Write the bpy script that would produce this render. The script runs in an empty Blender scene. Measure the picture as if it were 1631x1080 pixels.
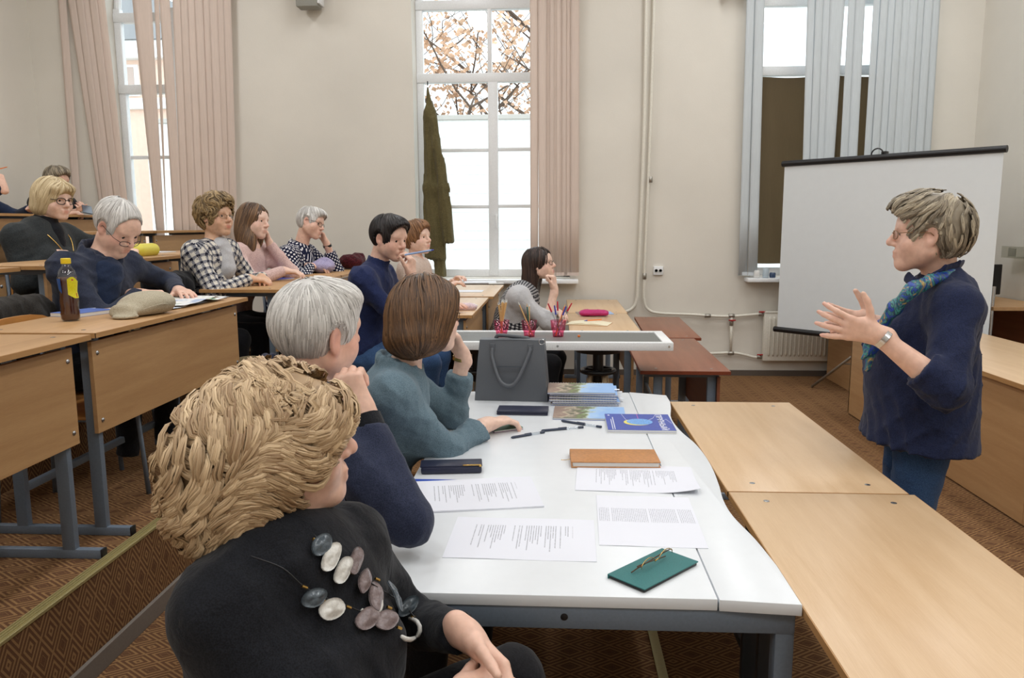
import bpy, bmesh, math, random
import numpy as np
from mathutils import Vector, Matrix
random.seed(7); RNG = np.random.default_rng(7)
scn = bpy.context.scene
C = scn.collection
PI = math.pi
# ------------------------------------------------------------------ camera
F_PX, CX, CY, CAM_H = 1232.0, 815.5, 540.0, 1.52
AX = np.array([[0.9983921, -0.0039739, 0.0565450], [0.0565192, 0.1459076, -0.9876824], [-0.0043254, 0.9892902, 0.1458976]])  # camera axes -> world
cam = bpy.data.objects.new('camera', bpy.data.cameras.new('camera'))
cam.data.sensor_width = 36.0; cam.data.lens = F_PX / 1631 * 36.0; cam.data.clip_start = 0.05
cam.matrix_world = Matrix([list(AX[0]) + [0], list(AX[1]) + [0], list(AX[2]) + [CAM_H], [0, 0, 0, 1]])
C.objects.link(cam); scn.camera = cam
def at(px, py, Y):
    r = AX @ np.array([px - CX, CY - py, -F_PX]); t = Y / r[1]
    return np.array([r[0] * t, Y, CAM_H + r[2] * t])
def on(px, py, z):
    r = AX @ np.array([px - CX, CY - py, -F_PX]); t = (z - CAM_H) / r[2]
    return np.array([r[0] * t, r[1] * t, z])
# ------------------------------------------------------------------ world, exposure
scn.view_settings.view_transform = 'Standard'; scn.view_settings.look = 'None'
scn.view_settings.gamma = 1.0; scn.view_settings.use_curve_mapping = False
scn.view_settings.exposure = 0.28
w = bpy.data.worlds.new('overcast_sky'); scn.world = w; w.use_nodes = True
w.node_tree.nodes['Background'].inputs[0].default_value = (0.90, 0.95, 1.0, 1)
w.node_tree.nodes['Background'].inputs[1].default_value = 2.1
# ------------------------------------------------------------------ materials
def nt(name):
    m = bpy.data.materials.new(name); m.use_nodes = True
    t = m.node_tree; b = t.nodes['Principled BSDF']
    return m, t, b
def nd(t, typ, **kw):
    n = t.nodes.new(typ)
    for k, v in kw.items():
        if k.startswith('i_'):
            key = k[2:]; n.inputs[int(key) if key.isdigit() else key].default_value = v
        else: setattr(n, k, v)
    return n
def rgba(c): return (c[0], c[1], c[2], 1.0)
def srgb(r, g, b):
    f = lambda v: ((v / 255 + 0.055) / 1.055) ** 2.4 if v > 10 else v / 255 / 12.92
    return (f(r), f(g), f(b))
def ramp(t, stops, interp='LINEAR'):
    n = t.nodes.new('ShaderNodeValToRGB'); cr = n.color_ramp; cr.interpolation = interp
    while len(cr.elements) > 1: cr.elements.remove(cr.elements[-1])
    cr.elements[0].position = stops[0][0]; cr.elements[0].color = rgba(stops[0][1])
    for p, c in stops[1:]:
        e = cr.elements.new(p); e.color = rgba(c)
    return n
def mth(t, op, a, b=None, c=None):
    n = t.nodes.new('ShaderNodeMath'); n.operation = op
    for i, v in enumerate((a, b, c)):
        if v is None: continue
        if isinstance(v, (int, float)): n.inputs[i].default_value = v
        else: t.links.new(v, n.inputs[i])
    return n.outputs[0]
def coords(t, scale=(1, 1, 1), kind='Object'):
    tc = t.nodes.new('ShaderNodeTexCoord'); mp = t.nodes.new('ShaderNodeMapping')
    mp.inputs['Scale'].default_value = scale
    t.links.new(tc.outputs[kind], mp.inputs[0]); return mp.outputs[0]
def bump(t, b, h, strength=0.2, dist=0.002):
    n = nd(t, 'ShaderNodeBump'); n.inputs['Strength'].default_value = strength; n.inputs['Distance'].default_value = dist
    t.links.new(h, n.inputs['Height']); t.links.new(n.outputs[0], b.inputs['Normal'])
def M_plain(name, col, rough=0.5, metal=0.0, var=0.06, scale=30, bmp=0.0, spec=0.5, kind='Object'):
    m, t, b = nt(name); v = coords(t, (scale,) * 3, kind)
    n = nd(t, 'ShaderNodeTexNoise'); n.inputs['Detail'].default_value = 3; t.links.new(v, n.inputs[0])
    r = ramp(t, [(0.3, [c * (1 - var) for c in col]), (0.7, [min(1, c * (1 + var)) for c in col])])
    t.links.new(n.outputs[0], r.inputs[0]); t.links.new(r.outputs[0], b.inputs['Base Color'])
    b.inputs['Roughness'].default_value = rough; b.inputs['Metallic'].default_value = metal
    b.inputs['Specular IOR Level'].default_value = spec
    if bmp: bump(t, b, n.outputs[0], bmp)
    return m
def M_wood(name, c1, c2, rough=0.38, axis=1, sc=1.0, bmp=0.03):
    m, t, b = nt(name); s = [14 * sc] * 3; s[axis] = 0.9 * sc
    v = coords(t, s); n = nd(t, 'ShaderNodeTexNoise'); n.inputs['Scale'].default_value = 1.6; n.inputs['Detail'].default_value = 5; n.inputs['Distortion'].default_value = 0.6
    t.links.new(v, n.inputs[0])
    s2 = [160 * sc] * 3; s2[axis] = 5 * sc
    v2 = coords(t, s2); n2 = nd(t, 'ShaderNodeTexNoise'); n2.inputs['Detail'].default_value = 2; t.links.new(v2, n2.inputs[0])
    mx = mth(t, 'MULTIPLY_ADD', n2.outputs[0], 0.35, mth(t, 'MULTIPLY', n.outputs[0], 0.65))
    r = ramp(t, [(0.32, c2), (0.5, [(a + d) / 2 for a, d in zip(c1, c2)]), (0.68, c1)])
    t.links.new(mx, r.inputs[0]); t.links.new(r.outputs[0], b.inputs['Base Color'])
    b.inputs['Roughness'].default_value = rough; bump(t, b, n2.outputs[0], bmp, 0.001)
    return m
def M_fabric(name, col, col2=None, scale=260, rough=0.85, bmp=0.25, mott=0.12, sheen=0.1):
    col2 = col2 or [c * 0.72 for c in col]
    m, t, b = nt(name); v = coords(t, (1, 1, 1))
    n = nd(t, 'ShaderNodeTexNoise'); n.inputs['Scale'].default_value = scale; n.inputs['Detail'].default_value = 2; t.links.new(v, n.inputs[0])
    n2 = nd(t, 'ShaderNodeTexNoise'); n2.inputs['Scale'].default_value = 9; n2.inputs['Detail'].default_value = 4; t.links.new(v, n2.inputs[0])
    a = mth(t, 'MULTIPLY_ADD', n2.outputs[0], mott * 2, mth(t, 'SUBTRACT', n.outputs[0], mott))
    r = ramp(t, [(0.35, col2), (0.62, col)]); t.links.new(a, r.inputs[0]); t.links.new(r.outputs[0], b.inputs['Base Color'])
    b.inputs['Roughness'].default_value = rough; b.inputs['Specular IOR Level'].default_value = 0.15
    b.inputs['Sheen Weight'].default_value = sheen
    n3 = nd(t, 'ShaderNodeTexNoise'); n3.inputs['Scale'].default_value = 26; n3.inputs['Detail'].default_value = 3; n3.inputs['Distortion'].default_value = 0.8; t.links.new(v, n3.inputs[0])
    h = mth(t, "MULTIPLY_ADD", n.outputs[0], 0.10, n3.outputs[0])
    bump(t, b, h, bmp, 0.014)
    return m
def M_glass(name, tint=(0.95, 0.98, 0.98), refl=0.06):
    m, t, b = nt(name); t.nodes.remove(b)
    tr = nd(t, 'ShaderNodeBsdfTransparent'); tr.inputs[0].default_value = rgba(tint)
    gl = nd(t, 'ShaderNodeBsdfGlossy'); gl.inputs['Roughness'].default_value = 0.02
    mx = nd(t, 'ShaderNodeMixShader'); mx.inputs[0].default_value = refl
    t.links.new(tr.outputs[0], mx.inputs[1]); t.links.new(gl.outputs[0], mx.inputs[2])
    t.links.new(mx.outputs[0], t.nodes['Material Output'].inputs[0]); return m
def M_emit(name, col, s):
    m, t, b = nt(name); b.inputs['Base Color'].default_value = rgba(col)
    b.inputs['Emission Color'].default_value = rgba(col); b.inputs['Emission Strength'].default_value = s; return m
def M_carpet():
    # woven carpet: brown ground with nested golden lozenges
    m, t, b = nt('carpet'); g = nd(t, 'ShaderNodeNewGeometry')
    sp = nd(t, 'ShaderNodeSeparateXYZ'); t.links.new(g.outputs['Position'], sp.inputs[0])
    sn = nd(t, 'ShaderNodeSeparateXYZ'); t.links.new(g.outputs['Normal'], sn.inputs[0])
    up = mth(t, 'GREATER_THAN', mth(t, 'ABSOLUTE', sn.outputs[2]), 0.5)
    side = mth(t, 'SUBTRACT', 1.0, up)
    # across: x on treads, z on risers
    U = mth(t, 'ADD', mth(t, 'MULTIPLY', sp.outputs[0], up), mth(t, 'MULTIPLY', sp.outputs[2], side))
    V = sp.outputs[1]
    def tile(u, v, pu, pv, off):
        fu = mth(t, 'ABSOLUTE', mth(t, 'SUBTRACT', mth(t, 'FRACT', mth(t, 'ADD', mth(t, 'DIVIDE', u, pu), off)), 0.5))
        fv = mth(t, 'ABSOLUTE', mth(t, 'SUBTRACT', mth(t, 'FRACT', mth(t, 'ADD', mth(t, 'DIVIDE', v, pv), off)), 0.5))
        return mth(t, 'ADD', fu, fv)
    d = tile(U, V, 0.145, 0.095, 0.13)
    ring = mth(t, 'FRACT', mth(t, 'MULTIPLY', d, 5.0))
    line = mth(t, 'LESS_THAN', mth(t, 'ABSOLUTE', mth(t, 'SUBTRACT', ring, 0.5)), 0.22)
    core = mth(t, 'LESS_THAN', d, 0.13)
    pat = mth(t, 'MULTIPLY', line, mth(t, 'SUBTRACT', 1.0, core))
    n = nd(t, 'ShaderNodeTexNoise'); n.inputs['Scale'].default_value = 350; n.inputs['Detail'].default_value = 2; t.links.new(g.outputs['Position'], n.inputs[0])
    n2 = nd(t, 'ShaderNodeTexNoise'); n2.inputs['Scale'].default_value = 2.2; n2.inputs['Detail'].default_value = 4; t.links.new(g.outputs['Position'], n2.inputs[0])
    m1 = nd(t, 'ShaderNodeMix', data_type='RGBA'); m1.inputs[6].default_value = rgba(srgb(108, 78, 58)); m1.inputs[7].default_value = rgba(srgb(160, 126, 88))
    t.links.new(mth(t, 'MULTIPLY', pat, 0.85), m1.inputs[0])
    r = ramp(t, [(0.3, (0.62, 0.6, 0.58)), (0.7, (1.12, 1.1, 1.05))]); t.links.new(mth(t, 'MULTIPLY_ADD', n.outputs[0], 0.6, mth(t, 'MULTIPLY', n2.outputs[0], 0.4)), r.inputs[0])
    m2 = nd(t, 'ShaderNodeMix', data_type='RGBA', blend_type='MULTIPLY'); m2.inputs[0].default_value = 1.0
    t.links.new(m1.outputs[2], m2.inputs[6]); t.links.new(r.outputs[0], m2.inputs[7]); t.links.new(m2.outputs[2], b.inputs['Base Color'])
    b.inputs['Roughness'].default_value = 0.95; b.inputs['Specular IOR Level'].default_value = 0.05
    bump(t, b, n.outputs[0], 0.4, 0.002); return m
def M_wall(name, col):
    m, t, b = nt(name); v = coords(t, (1, 1, 1))
    n = nd(t, 'ShaderNodeTexNoise'); n.inputs['Scale'].default_value = 1.1; n.inputs['Detail'].default_value = 5; t.links.new(v, n.inputs[0])
    n2 = nd(t, 'ShaderNodeTexNoise'); n2.inputs['Scale'].default_value = 90; n2.inputs['Detail'].default_value = 3; t.links.new(v, n2.inputs[0])
    r = ramp(t, [(0.3, [c * 0.93 for c in col]), (0.7, [min(1, c * 1.04) for c in col])]); t.links.new(n.outputs[0], r.inputs[0])
    t.links.new(r.outputs[0], b.inputs['Base Color']); b.inputs['Roughness'].default_value = 0.55; b.inputs['Specular IOR Level'].default_value = 0.35
    n3 = nd(t, 'ShaderNodeTexNoise'); n3.inputs['Scale'].default_value = 5; n3.inputs['Detail'].default_value = 2; t.links.new(v, n3.inputs[0])
    bump(t, b, mth(t, 'MULTIPLY_ADD', n3.outputs[0], 1.4, mth(t, 'MULTIPLY', n2.outputs[0], 0.5)), 0.18, 0.006); return m
WALL = M_wall('cream_wallpaper', srgb(224, 219, 209))
CARPET = M_carpet()
WHITEP = M_plain('white_window_plastic', srgb(236, 238, 240), 0.35)
PANE = M_glass('window_glass')
BEIGE = M_wood('light_beech_laminate', srgb(220, 190, 154), srgb(203, 169, 130), 0.33)
BEIGE_D = M_wood('golden_beech_board', srgb(194, 154, 108), srgb(172, 131, 88), 0.42)
BEIGE_E = M_wood('beech_edging', srgb(190, 146, 94), srgb(170, 124, 76), 0.45)
COUNTER = M_wood('counter_beech', srgb(194, 154, 110), srgb(174, 133, 90), 0.42)
BROWN = M_wood('walnut_brown_laminate', srgb(146, 92, 66), srgb(120, 72, 50), 0.35)
BROWN_E = M_plain('reddish_edging', srgb(128, 62, 38), 0.4)
GREYM = M_plain('grey_painted_steel', srgb(112, 124, 138), 0.4, 0.1)
GREYD = M_plain('dark_grey_steel', srgb(70, 76, 84), 0.4, 0.2)
CHROME = M_plain('chrome', srgb(200, 200, 202), 0.22, 1.0)
WHITET = M_plain('white_laminate', srgb(226, 230, 234), 0.32, var=0.012, scale=4)
BLACKP = M_plain('black_plastic', srgb(24, 24, 27), 0.4)
PAINTW = M_plain('cream_gloss_paint', srgb(226, 222, 210), 0.35, var=0.05, scale=12)
BRASS = M_plain('dull_brass_strip', srgb(170, 158, 110), 0.4, 0.4)
SKIRT = M_plain('dark_skirting', srgb(92, 82, 74), 0.6)
REDP = M_plain('red_plastic', srgb(170, 40, 40), 0.4)
STEEL = M_plain('valve_steel', srgb(168, 164, 156), 0.35, 0.8)
# ------------------------------------------------------------------ mesh helpers
class MB:
    def __init__(s): s.v = []; s.f = []; s.uv = None
    def quad(s, pts):
        i = len(s.v); s.v += [tuple(map(float, p)) for p in pts]; s.f.append(tuple(range(i, i + len(pts)))); return s
    def add(s, vs, fs):
        i = len(s.v); s.v += [tuple(map(float, p)) for p in vs]; s.f += [tuple(a + i for a in f) for f in fs]; return s
    def box(s, x0, x1, y0, y1, z0, z1, M=None, b=0.0):
        bm = bmesh.new(); bmesh.ops.create_cube(bm, size=1.0)
        for q in bm.verts: q.co = Vector(((x0 + x1) / 2 + q.co.x * (x1 - x0), (y0 + y1) / 2 + q.co.y * (y1 - y0), (z0 + z1) / 2 + q.co.z * (z1 - z0)))
        if b: bmesh.ops.bevel(bm, geom=list(bm.edges), offset=b, segments=2, affect='EDGES', profile=0.5)
        s.bm(bm, M); return s
    def bm(s, bm, M=None):
        bm.verts.index_update()
        vs = [(M @ q.co if M is not None else q.co.copy()) for q in bm.verts]
        s.add(vs, [[q.index for q in f.verts] for f in bm.faces]); bm.free(); return s
    def tube(s, pts, r, n=8, caps=True, closed=False):
        pts = [np.array(p, float) for p in pts]; m = len(pts); rs = r if hasattr(r, '__len__') else [r] * m
        i0 = len(s.v); ref = None
        for i, p in enumerate(pts):
            if closed: tn = pts[(i + 1) % m] - pts[i - 1]
            else: tn = pts[min(i + 1, m - 1)] - pts[max(i - 1, 0)]
            tn = tn / (np.linalg.norm(tn) + 1e-9)
            if ref is None: ref = np.array([0, 0, 1.0]) if abs(tn[2]) < 0.9 else np.array([1.0, 0, 0])
            a = np.cross(tn, ref); a /= np.linalg.norm(a) + 1e-9; bb = np.cross(a, tn); ref = bb
            for k in range(n):
                th = 2 * PI * k / n; s.v.append(tuple(p + rs[i] * (math.cos(th) * a + math.sin(th) * bb)))
        for i in range(m if closed else m - 1):
            j = (i + 1) % m
            for k in range(n):
                s.f.append((i0 + i * n + k, i0 + i * n + (k + 1) % n, i0 + j * n + (k + 1) % n, i0 + j * n + k))
        if caps and not closed:
            s.f.append(tuple(i0 + k for k in range(n))[::-1]); s.f.append(tuple(i0 + (m - 1) * n + k for k in range(n)))
        return s
    def lathe(s, prof, n=24, c=(0, 0, 0), caps=True):
        i0 = len(s.v); m = len(prof)
        for r, z in prof:
            for k in range(n):
                th = 2 * PI * k / n; s.v.append((c[0] + r * math.cos(th), c[1] + r * math.sin(th), c[2] + z))
        for i in range(m - 1):
            for k in range(n):
                s.f.append((i0 + i * n + k, i0 + i * n + (k + 1) % n, i0 + (i + 1) * n + (k + 1) % n, i0 + (i + 1) * n + k))
        if caps:
            s.f.append(tuple(i0 + k for k in range(n))[::-1]); s.f.append(tuple(i0 + (m - 1) * n + k for k in range(n)))
        return s
    def prism(s, poly, z0, z1, M=None, b=0.0):
        bm = bmesh.new(); lo = [bm.verts.new((p[0], p[1], z0)) for p in poly]; hi = [bm.verts.new((p[0], p[1], z1)) for p in poly]
        n = len(poly); bm.faces.new(lo[::-1]); bm.faces.new(hi)
        for i in range(n): bm.faces.new((lo[i], lo[(i + 1) % n], hi[(i + 1) % n], hi[i]))
        bmesh.ops.recalc_face_normals(bm, faces=bm.faces)
        if b:
            bmesh.ops.bevel(bm, geom=[e for e in bm.edges if abs(e.verts[0].co.z - e.verts[1].co.z) < 1e-6], offset=b, segments=2, affect='EDGES', profile=0.5)
        s.bm(bm, M); return s
    def build(s, name, mat, parent=None, smooth=False, loc=None):
        me = bpy.data.meshes.new(name); me.from_pydata(s.v, [], s.f); me.materials.append(mat)
        if smooth:
            for p in me.polygons: p.use_smooth = True
            if smooth != 2: me.set_sharp_from_angle(angle=math.radians(38))
        o = bpy.data.objects.new(name, me); C.objects.link(o)
        if parent: o.parent = parent
        if loc is not None: o.location = loc
        return o
def bx(*a, **k): return MB().box(*a, **k)
def tag(o, label=None, cat=None, group=None, kind=None):
    if label: o['label'] = label
    if cat: o['category'] = cat
    if group: o['group'] = group
    if kind: o['kind'] = kind
    return o
def thing(name, label, cat, loc=(0, 0, 0), rz=0.0, group=None):
    o = bpy.data.objects.new(name, None); C.objects.link(o); o.location = [float(q) for q in loc]; o.rotation_euler = (0, 0, rz)
    o.empty_display_size = 0.1
    return tag(o, label, cat, group)
def struct(o): o['kind'] = 'structure'; return o
def copy_tree(o, parent=None):
    c = o.copy(); C.objects.link(c)
    if parent: c.parent = parent
    for ch in list(o.children): copy_tree(ch, c)
    return c
def seg(p, q, n): return [tuple(np.array(p) + (np.array(q) - np.array(p)) * i / n) for i in range(n + 1)]
def arc(c, r, a0, a1, n, ax=(1, 0, 0), ay=(0, 0, 1)):
    c, ax, ay = map(np.array, (c, ax, ay)); return [tuple(c + r * (math.cos(a) * ax + math.sin(a) * ay)) for a in np.linspace(a0, a1, n)]
# ------------------------------------------------------------------ room shell
XL, XR, YF, YB, ZC, WT = -5.28, 3.99, 7.83, -2.6, 4.75, 0.36
struct(bx(XL - 0.3, XR + 0.3, YB - 0.3, YF + 0.4, -0.12, 0).build('floor', CARPET))
struct(bx(XL - 0.3, XR + 0.3, YB - 0.3, YF + 0.4, ZC, ZC + 0.15).build('ceiling', M_plain('ceiling_white', srgb(240, 238, 232), 0.8)))
struct(bx(XL - 0.25, XL, YB, YF + WT, 0, ZC).build('wall_left', WALL))
struct(bx(XR, XR + 0.25, YB, YF + WT, 0, ZC).build('wall_right', WALL))
struct(bx(XL - 0.25, XR + 0.25, YB - 0.25, YB, 0, ZC).build('wall_back', WALL))
WINS = [(-4.53, -3.30, 1.0, 3.72), (-1.415, 0.14, 0.985, 3.72), (1.93, 3.46, 1.0, 3.72)]
def arch_loop(x0, x1, z0, zs, n=14):
    c = (x0 + x1) / 2; r = (x1 - x0) / 2
    return [(x0, z0), (x1, z0)] + [(c + r * math.cos(a), zs + r * math.sin(a)) for a in np.linspace(0, PI, n)]
bm = bmesh.new(); loops = [[(XL, 0), (XR, 0), (XR, ZC), (XL, ZC)]] + [arch_loop(*q) for q in WINS]
fr, bk = [], []
for y, store in ((YF, fr), (YF + WT, bk)):
    for L in loops:
        vs = [bm.verts.new((p[0], y, p[1])) for p in L]; store.append(vs)
for store in (fr, bk):
    ed = []
    for vs in store:
        for i in range(len(vs)): ed.append(bm.edges.new((vs[i], vs[(i + 1) % len(vs)])))
    bmesh.ops.triangle_fill(bm, use_beauty=True, use_dissolve=False, edges=ed)
for a, b_ in zip(fr, bk):
    for i in range(len(a)): bm.faces.new((a[i], a[(i + 1) % len(a)], b_[(i + 1) % len(a)], b_[i]))
bmesh.ops.recalc_face_normals(bm, faces=bm.faces)
struct(MB().bm(bm).build('wall_far', WALL))
struct(bx(-1.0, XR, YF - 0.02, YF, 0.0, 0.055).build('baseboard_far', SKIRT))
struct(bx(XR - 0.02, XR, YB, YF, 0.0, 0.055).build('baseboard_right', SKIRT))
YW = YF + 0.26           # window plane
def window(n, x0, x1, z0, zs, bars, mull, transoms):
    root = bpy.data.objects.new('window_%d' % n, None); C.objects.link(root); struct(root); root.location = ((x0 + x1) / 2, YW, z0)
    cx = (x0 + x1) / 2; L = lambda o: o
    def B(a, b, c, d, y0=-0.035, y1=0.035, name='frame_bar', bev=0.006):
        return bx(a - cx, b - cx, y0, y1, c - z0, d - z0, b=bev).build(name, WHITEP, root, True)
    B(x0, x0 + 0.07, z0, zs); B(x1 - 0.07, x1, z0, zs); B(x0, x1, z0, z0 + 0.08)
    for z in transoms: B(x0, x1, z - 0.045, z + 0.045, -0.045, 0.045)
    for (mx, za, zb, wd) in mull: B(mx - wd, mx + wd, za, zb, -0.042, 0.042)
    for (za, xa, xb) in bars: B(xa, xb, za - 0.017, za + 0.017, -0.02, 0.02, 'glazing_bar', 0.003)
    r = (x1 - x0) / 2
    MB().tube(arc((0, 0, zs - z0), r - 0.035, 0, PI, 18), 0.037, 8).build('arch_frame', WHITEP, root, True)
    MB().prism([(p[0] - cx, p[1] - z0) for p in arch_loop(x0 + .02, x1 - .02, z0 + .02, zs)], -0.004, 0.004, Matrix.Rotation(PI / 2, 4, 'X')).build('pane', PANE, root)
    bx(x0 - 0.06 - cx, x1 + 0.08 - cx, -0.42, -0.03, -0.045, -0.005, b=0.008).build('window_sill', WHITEP, root, True)
    return root
w1 = window(1, *WINS[0], bars=[(at(230, 251, YW)[2], -4.5, -3.33)], mull=[(-3.9, 1.0, 3.72, 0.045)], transoms=[at(230, 29, YW)[2], at(230, 143, YW)[2]])
zt = at(740, 125, YW)[2]; xm = at(786, 250, YW)[0]
w2 = window(2, *WINS[1], bars=[(at(740, 239.5, YW)[2], -1.36, xm), (at(740, 329.5, YW)[2], -1.36, xm), (at(820, 238, YW)[2], xm, 0.1), (at(820, 328.5, YW)[2], xm, 0.1)],
            mull=[(xm, 1.0, zt, 0.05), (at(780, 60, YW)[0], zt, at(780, 9, YW)[2], 0.022)], transoms=[at(740, 9, YW)[2], zt])
w3 = window(3, *WINS[2], bars=[], mull=[(2.7, 1.0, 3.2, 0.05)], transoms=[at(1250, 114, YW)[2], at(1250, 3, YW)[2]])
# window handle on the middle window
h = MB().box(xm + 0.02, xm + 0.045, -0.075, -0.04, 0, 0.02).box(xm + 0.022, xm + 0.042, -0.085, -0.07, -0.12, 0.02, b=0.005)
hh = h.build('window_handle', WHITEP, w2, True); hh.location = (-(WINS[1][0] + WINS[1][1]) / 2, 0, 0.62)
# stepped platform: the rows climb to the left
def plat(name, x0, x1, y0, z):
    r = bx(x0, x1, y0, YF, 0.0, z).build(name, CARPET); struct(r)
    e = bx(x1 - 0.035, x1 + 0.006, y0, YF, z - 0.004, z + 0.008, b=0.002)
    for k in range(3): e.box(x1 - 0.032 + k * 0.011, x1 - 0.026 + k * 0.011, y0, YF, z + 0.008, z + 0.011)
    e.build('edge_strip', BRASS, r)
    return r
p2 = plat('floor_step', -2.45, -1.571, -0.6, 0.348)
bx(-1.571, -1.556, -0.6, YF, 0, 0.075, b=0.003).build('step_skirting', M_plain('grey_skirting', srgb(120, 112, 104), 0.6), p2)
plat('floor_step', -1.571, -0.42, 4.0, 0.20)
plat('floor_step', -3.35, -2.45, -0.6, 0.53)
plat('floor_step', -4.15, -3.35, -0.6, 0.69)
plat('floor_step', XL, -4.15, -0.6, 0.84)
# carpet joint strip on the floor under the white table
MB().box(0.35, 0.385, 0.2, 3.2, 0.0, 0.006, b=0.002).build('trim_1', BRASS)['kind'] = 'structure'
# ceiling luminaires (the room's lamps)
LAMP = M_emit('lamp_diffuser', (1.0, 0.985, 0.955), 3.0)
k = 0
for lx in (-3.7, -1.2, 1.4, 3.2):
    for ly in (-1.3, 1.2, 3.7, 6.2):
        r = thing('ceiling_light', 'fluorescent ceiling light in a white housing', 'ceiling light', (lx, ly, ZC), 0, 'fluorescent ceiling lights above the room')
        bx(-0.16, 0.16, -0.64, 0.64, -0.07, 0, b=0.01).build('housing', WHITEP, r, True)
        bx(-0.14, 0.14, -0.62, 0.62, -0.085, -0.07).build('diffuser', LAMP, r)
        L = bpy.data.lights.new('lamp_light', 'AREA'); L.shape = 'RECTANGLE'; L.size = 0.28; L.size_y = 1.24; L.energy = 16.5; L.color = (0.945, 0.975, 1.0)
        lo = bpy.data.objects.new('lamp_light', L); C.objects.link(lo); lo.parent = r; lo.location = (0, 0, -0.1)
# ------------------------------------------------------------------ outdoors
SNOWW = M_plain('white_washed_brick', srgb(238, 238, 236), 0.9, var=0.05, scale=3)
wy = 17.0; wz = at(760, 183, wy)[2]
ow = thing('courtyard_wall', 'white washed brick wall across the courtyard behind the middle window', 'wall', (0, wy, 0))
bx(-9, 12, 0, 0.3, -1.0, wz - 0.1).build('wall_body', SNOWW, ow)
bx(-9, 12, -0.06, 0.36, wz - 0.1, wz, b=0.01).build('coping', M_plain('coping_grey', srgb(190, 186, 180), 0.8), ow)
cr = MB()
for i in range(14): cr.box(-9, 12, -0.008, 0.0, 1.0 + i * 0.2, 1.14 + i * 0.2)
cr.build('brick_courses', SNOWW, ow)
struct(bx(-30, 30, 8.3, 60, -1.2, -1.0).build('ground', M_plain('courtyard_ground', srgb(170, 168, 160), 0.9)))
BARK = M_plain('bark', srgb(92, 76, 66), 0.9, var=0.2, scale=8)
LEAF = M_plain('autumn_leaf', srgb(210, 172, 142), 0.8, var=0.25, scale=2)
def tree(x, y, hgt, seed, label, leaves):
    rg = random.Random(seed); root = thing('bare_tree', label, 'tree', (x, y, -1.0), 0, 'autumn trees beyond the courtyard wall')
    tr = MB(); lf = MB()
    def br(p, d, L, r, dep):
        pts = [p]; q = np.array(p, float); dd = np.array(d, float)
        for i in range(4):
            dd = dd + np.array([rg.uniform(-.16, .16), rg.uniform(-.16, .16), rg.uniform(-.04, .12)]); dd /= np.linalg.norm(dd); q = q + dd * L / 4; pts.append(tuple(q))
        tr.tube(pts, [r, r * .9, r * .8, r * .7, r * .6], 5, caps=False)
        if dep == 0: ends.append(q)
        if dep >= 3:
            for _ in range(leaves * 2):
                c = q + np.array([rg.gauss(0, .35) for _ in range(3)]); a = rg.uniform(0, PI); e = 0.085
                u = np.array([math.cos(a), math.sin(a), rg.uniform(-.5, .5)]) * e; v = np.array([rg.uniform(-1, 1), rg.uniform(-1, 1), 1.0]) * e * .7
                lf.quad([c - u, c + v, c + u, c - v])
            return
        for _ in range(5 if dep else 8):
            a = rg.uniform(0, 2 * PI); up = rg.uniform(.35, .9)
            nd_ = np.array([math.cos(a), math.sin(a), up]); br(pts[rg.randint(1, 4)], nd_ / np.linalg.norm(nd_), L * .6, r * .45, dep + 1)
    ends = []
    br((0, 0, 0), (0.03, 0, 1), hgt, 0.15, 0)
    tr.build('trunk', BARK, root, True); lf.build('leaves', LEAF, root)['kind'] = 'stuff'
tree(-2.9, 22, 6.2, 3, 'autumn tree with orange leaves seen through left half of middle window', 8)
tree(-0.6, 27, 7.5, 9, 'pale autumn tree seen through the right half of middle window', 6)
PINK = M_plain('pink_stucco', srgb(236, 205, 186), 0.9, var=0.04, scale=2)
hb = thing('pink_building', 'pink stucco building with white cornice outside the left window', 'building', (-9.5, 18, -1.0))
bx(-4, 2.4, 0, 5, 0, 6.6).build('facade', PINK, hb)
bx(-4.2, 2.6, -0.25, 0.05, 6.3, 6.7, b=0.04).build('cornice', SNOWW, hb)
bx(-4.2, 2.6, -0.12, 0.05, 5.2, 5.45, b=0.03).build('string_course', SNOWW, hb)
MB().prism([(-4.4, 6.7), (2.8, 6.7), (-0.8, 8.2)], -0.3, 5.2, Matrix.Rotation(PI / 2, 4, 'X') @ Matrix.Translation((0, 0, -4.9))).build('roof', M_plain('roof_metal', srgb(150, 152, 155), 0.5), hb)
for i in range(3):
    f_ = bx(-3.2 + i * 2.0, -2.1 + i * 2.0, -0.06, 0.02, 5.5, 6.2, b=0.02).build('window_surround', SNOWW, hb)
    bx(-3.1 + i * 2.0, -2.2 + i * 2.0, -0.07, -0.05, 5.56, 6.14).build('window_pane', M_plain('facade_glass', srgb(190, 170, 160), 0.2), f_)
# ------------------------------------------------------------------ blinds
def slat_mat(name, c, tr):
    m, t, b = nt(name); v = coords(t, (60, 60, 2.5)); n = nd(t, 'ShaderNodeTexNoise'); n.inputs['Scale'].default_value = 3; t.links.new(v, n.inputs[0])
    r = ramp(t, [(0.35, [q * .94 for q in c]), (0.65, c)]); t.links.new(n.outputs[0], r.inputs[0]); t.links.new(r.outputs[0], b.inputs['Base Color']); b.inputs['Roughness'].default_value = 0.8
    ts = nd(t, 'ShaderNodeBsdfTranslucent'); t.links.new(r.outputs[0], ts.inputs[0])
    mx = nd(t, 'ShaderNodeMixShader'); mx.inputs[0].default_value = tr
    t.links.new(b.outputs[0], mx.inputs[1]); t.links.new(ts.outputs[0], mx.inputs[2]); t.links.new(mx.outputs[0], t.nodes['Material Output'].inputs[0]); return m
PKS = slat_mat('pink_blind_fabric', srgb(236, 220, 209), 0.28)
GRS = slat_mat('grey_blind_fabric', srgb(214, 221, 225), 0.14)
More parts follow.
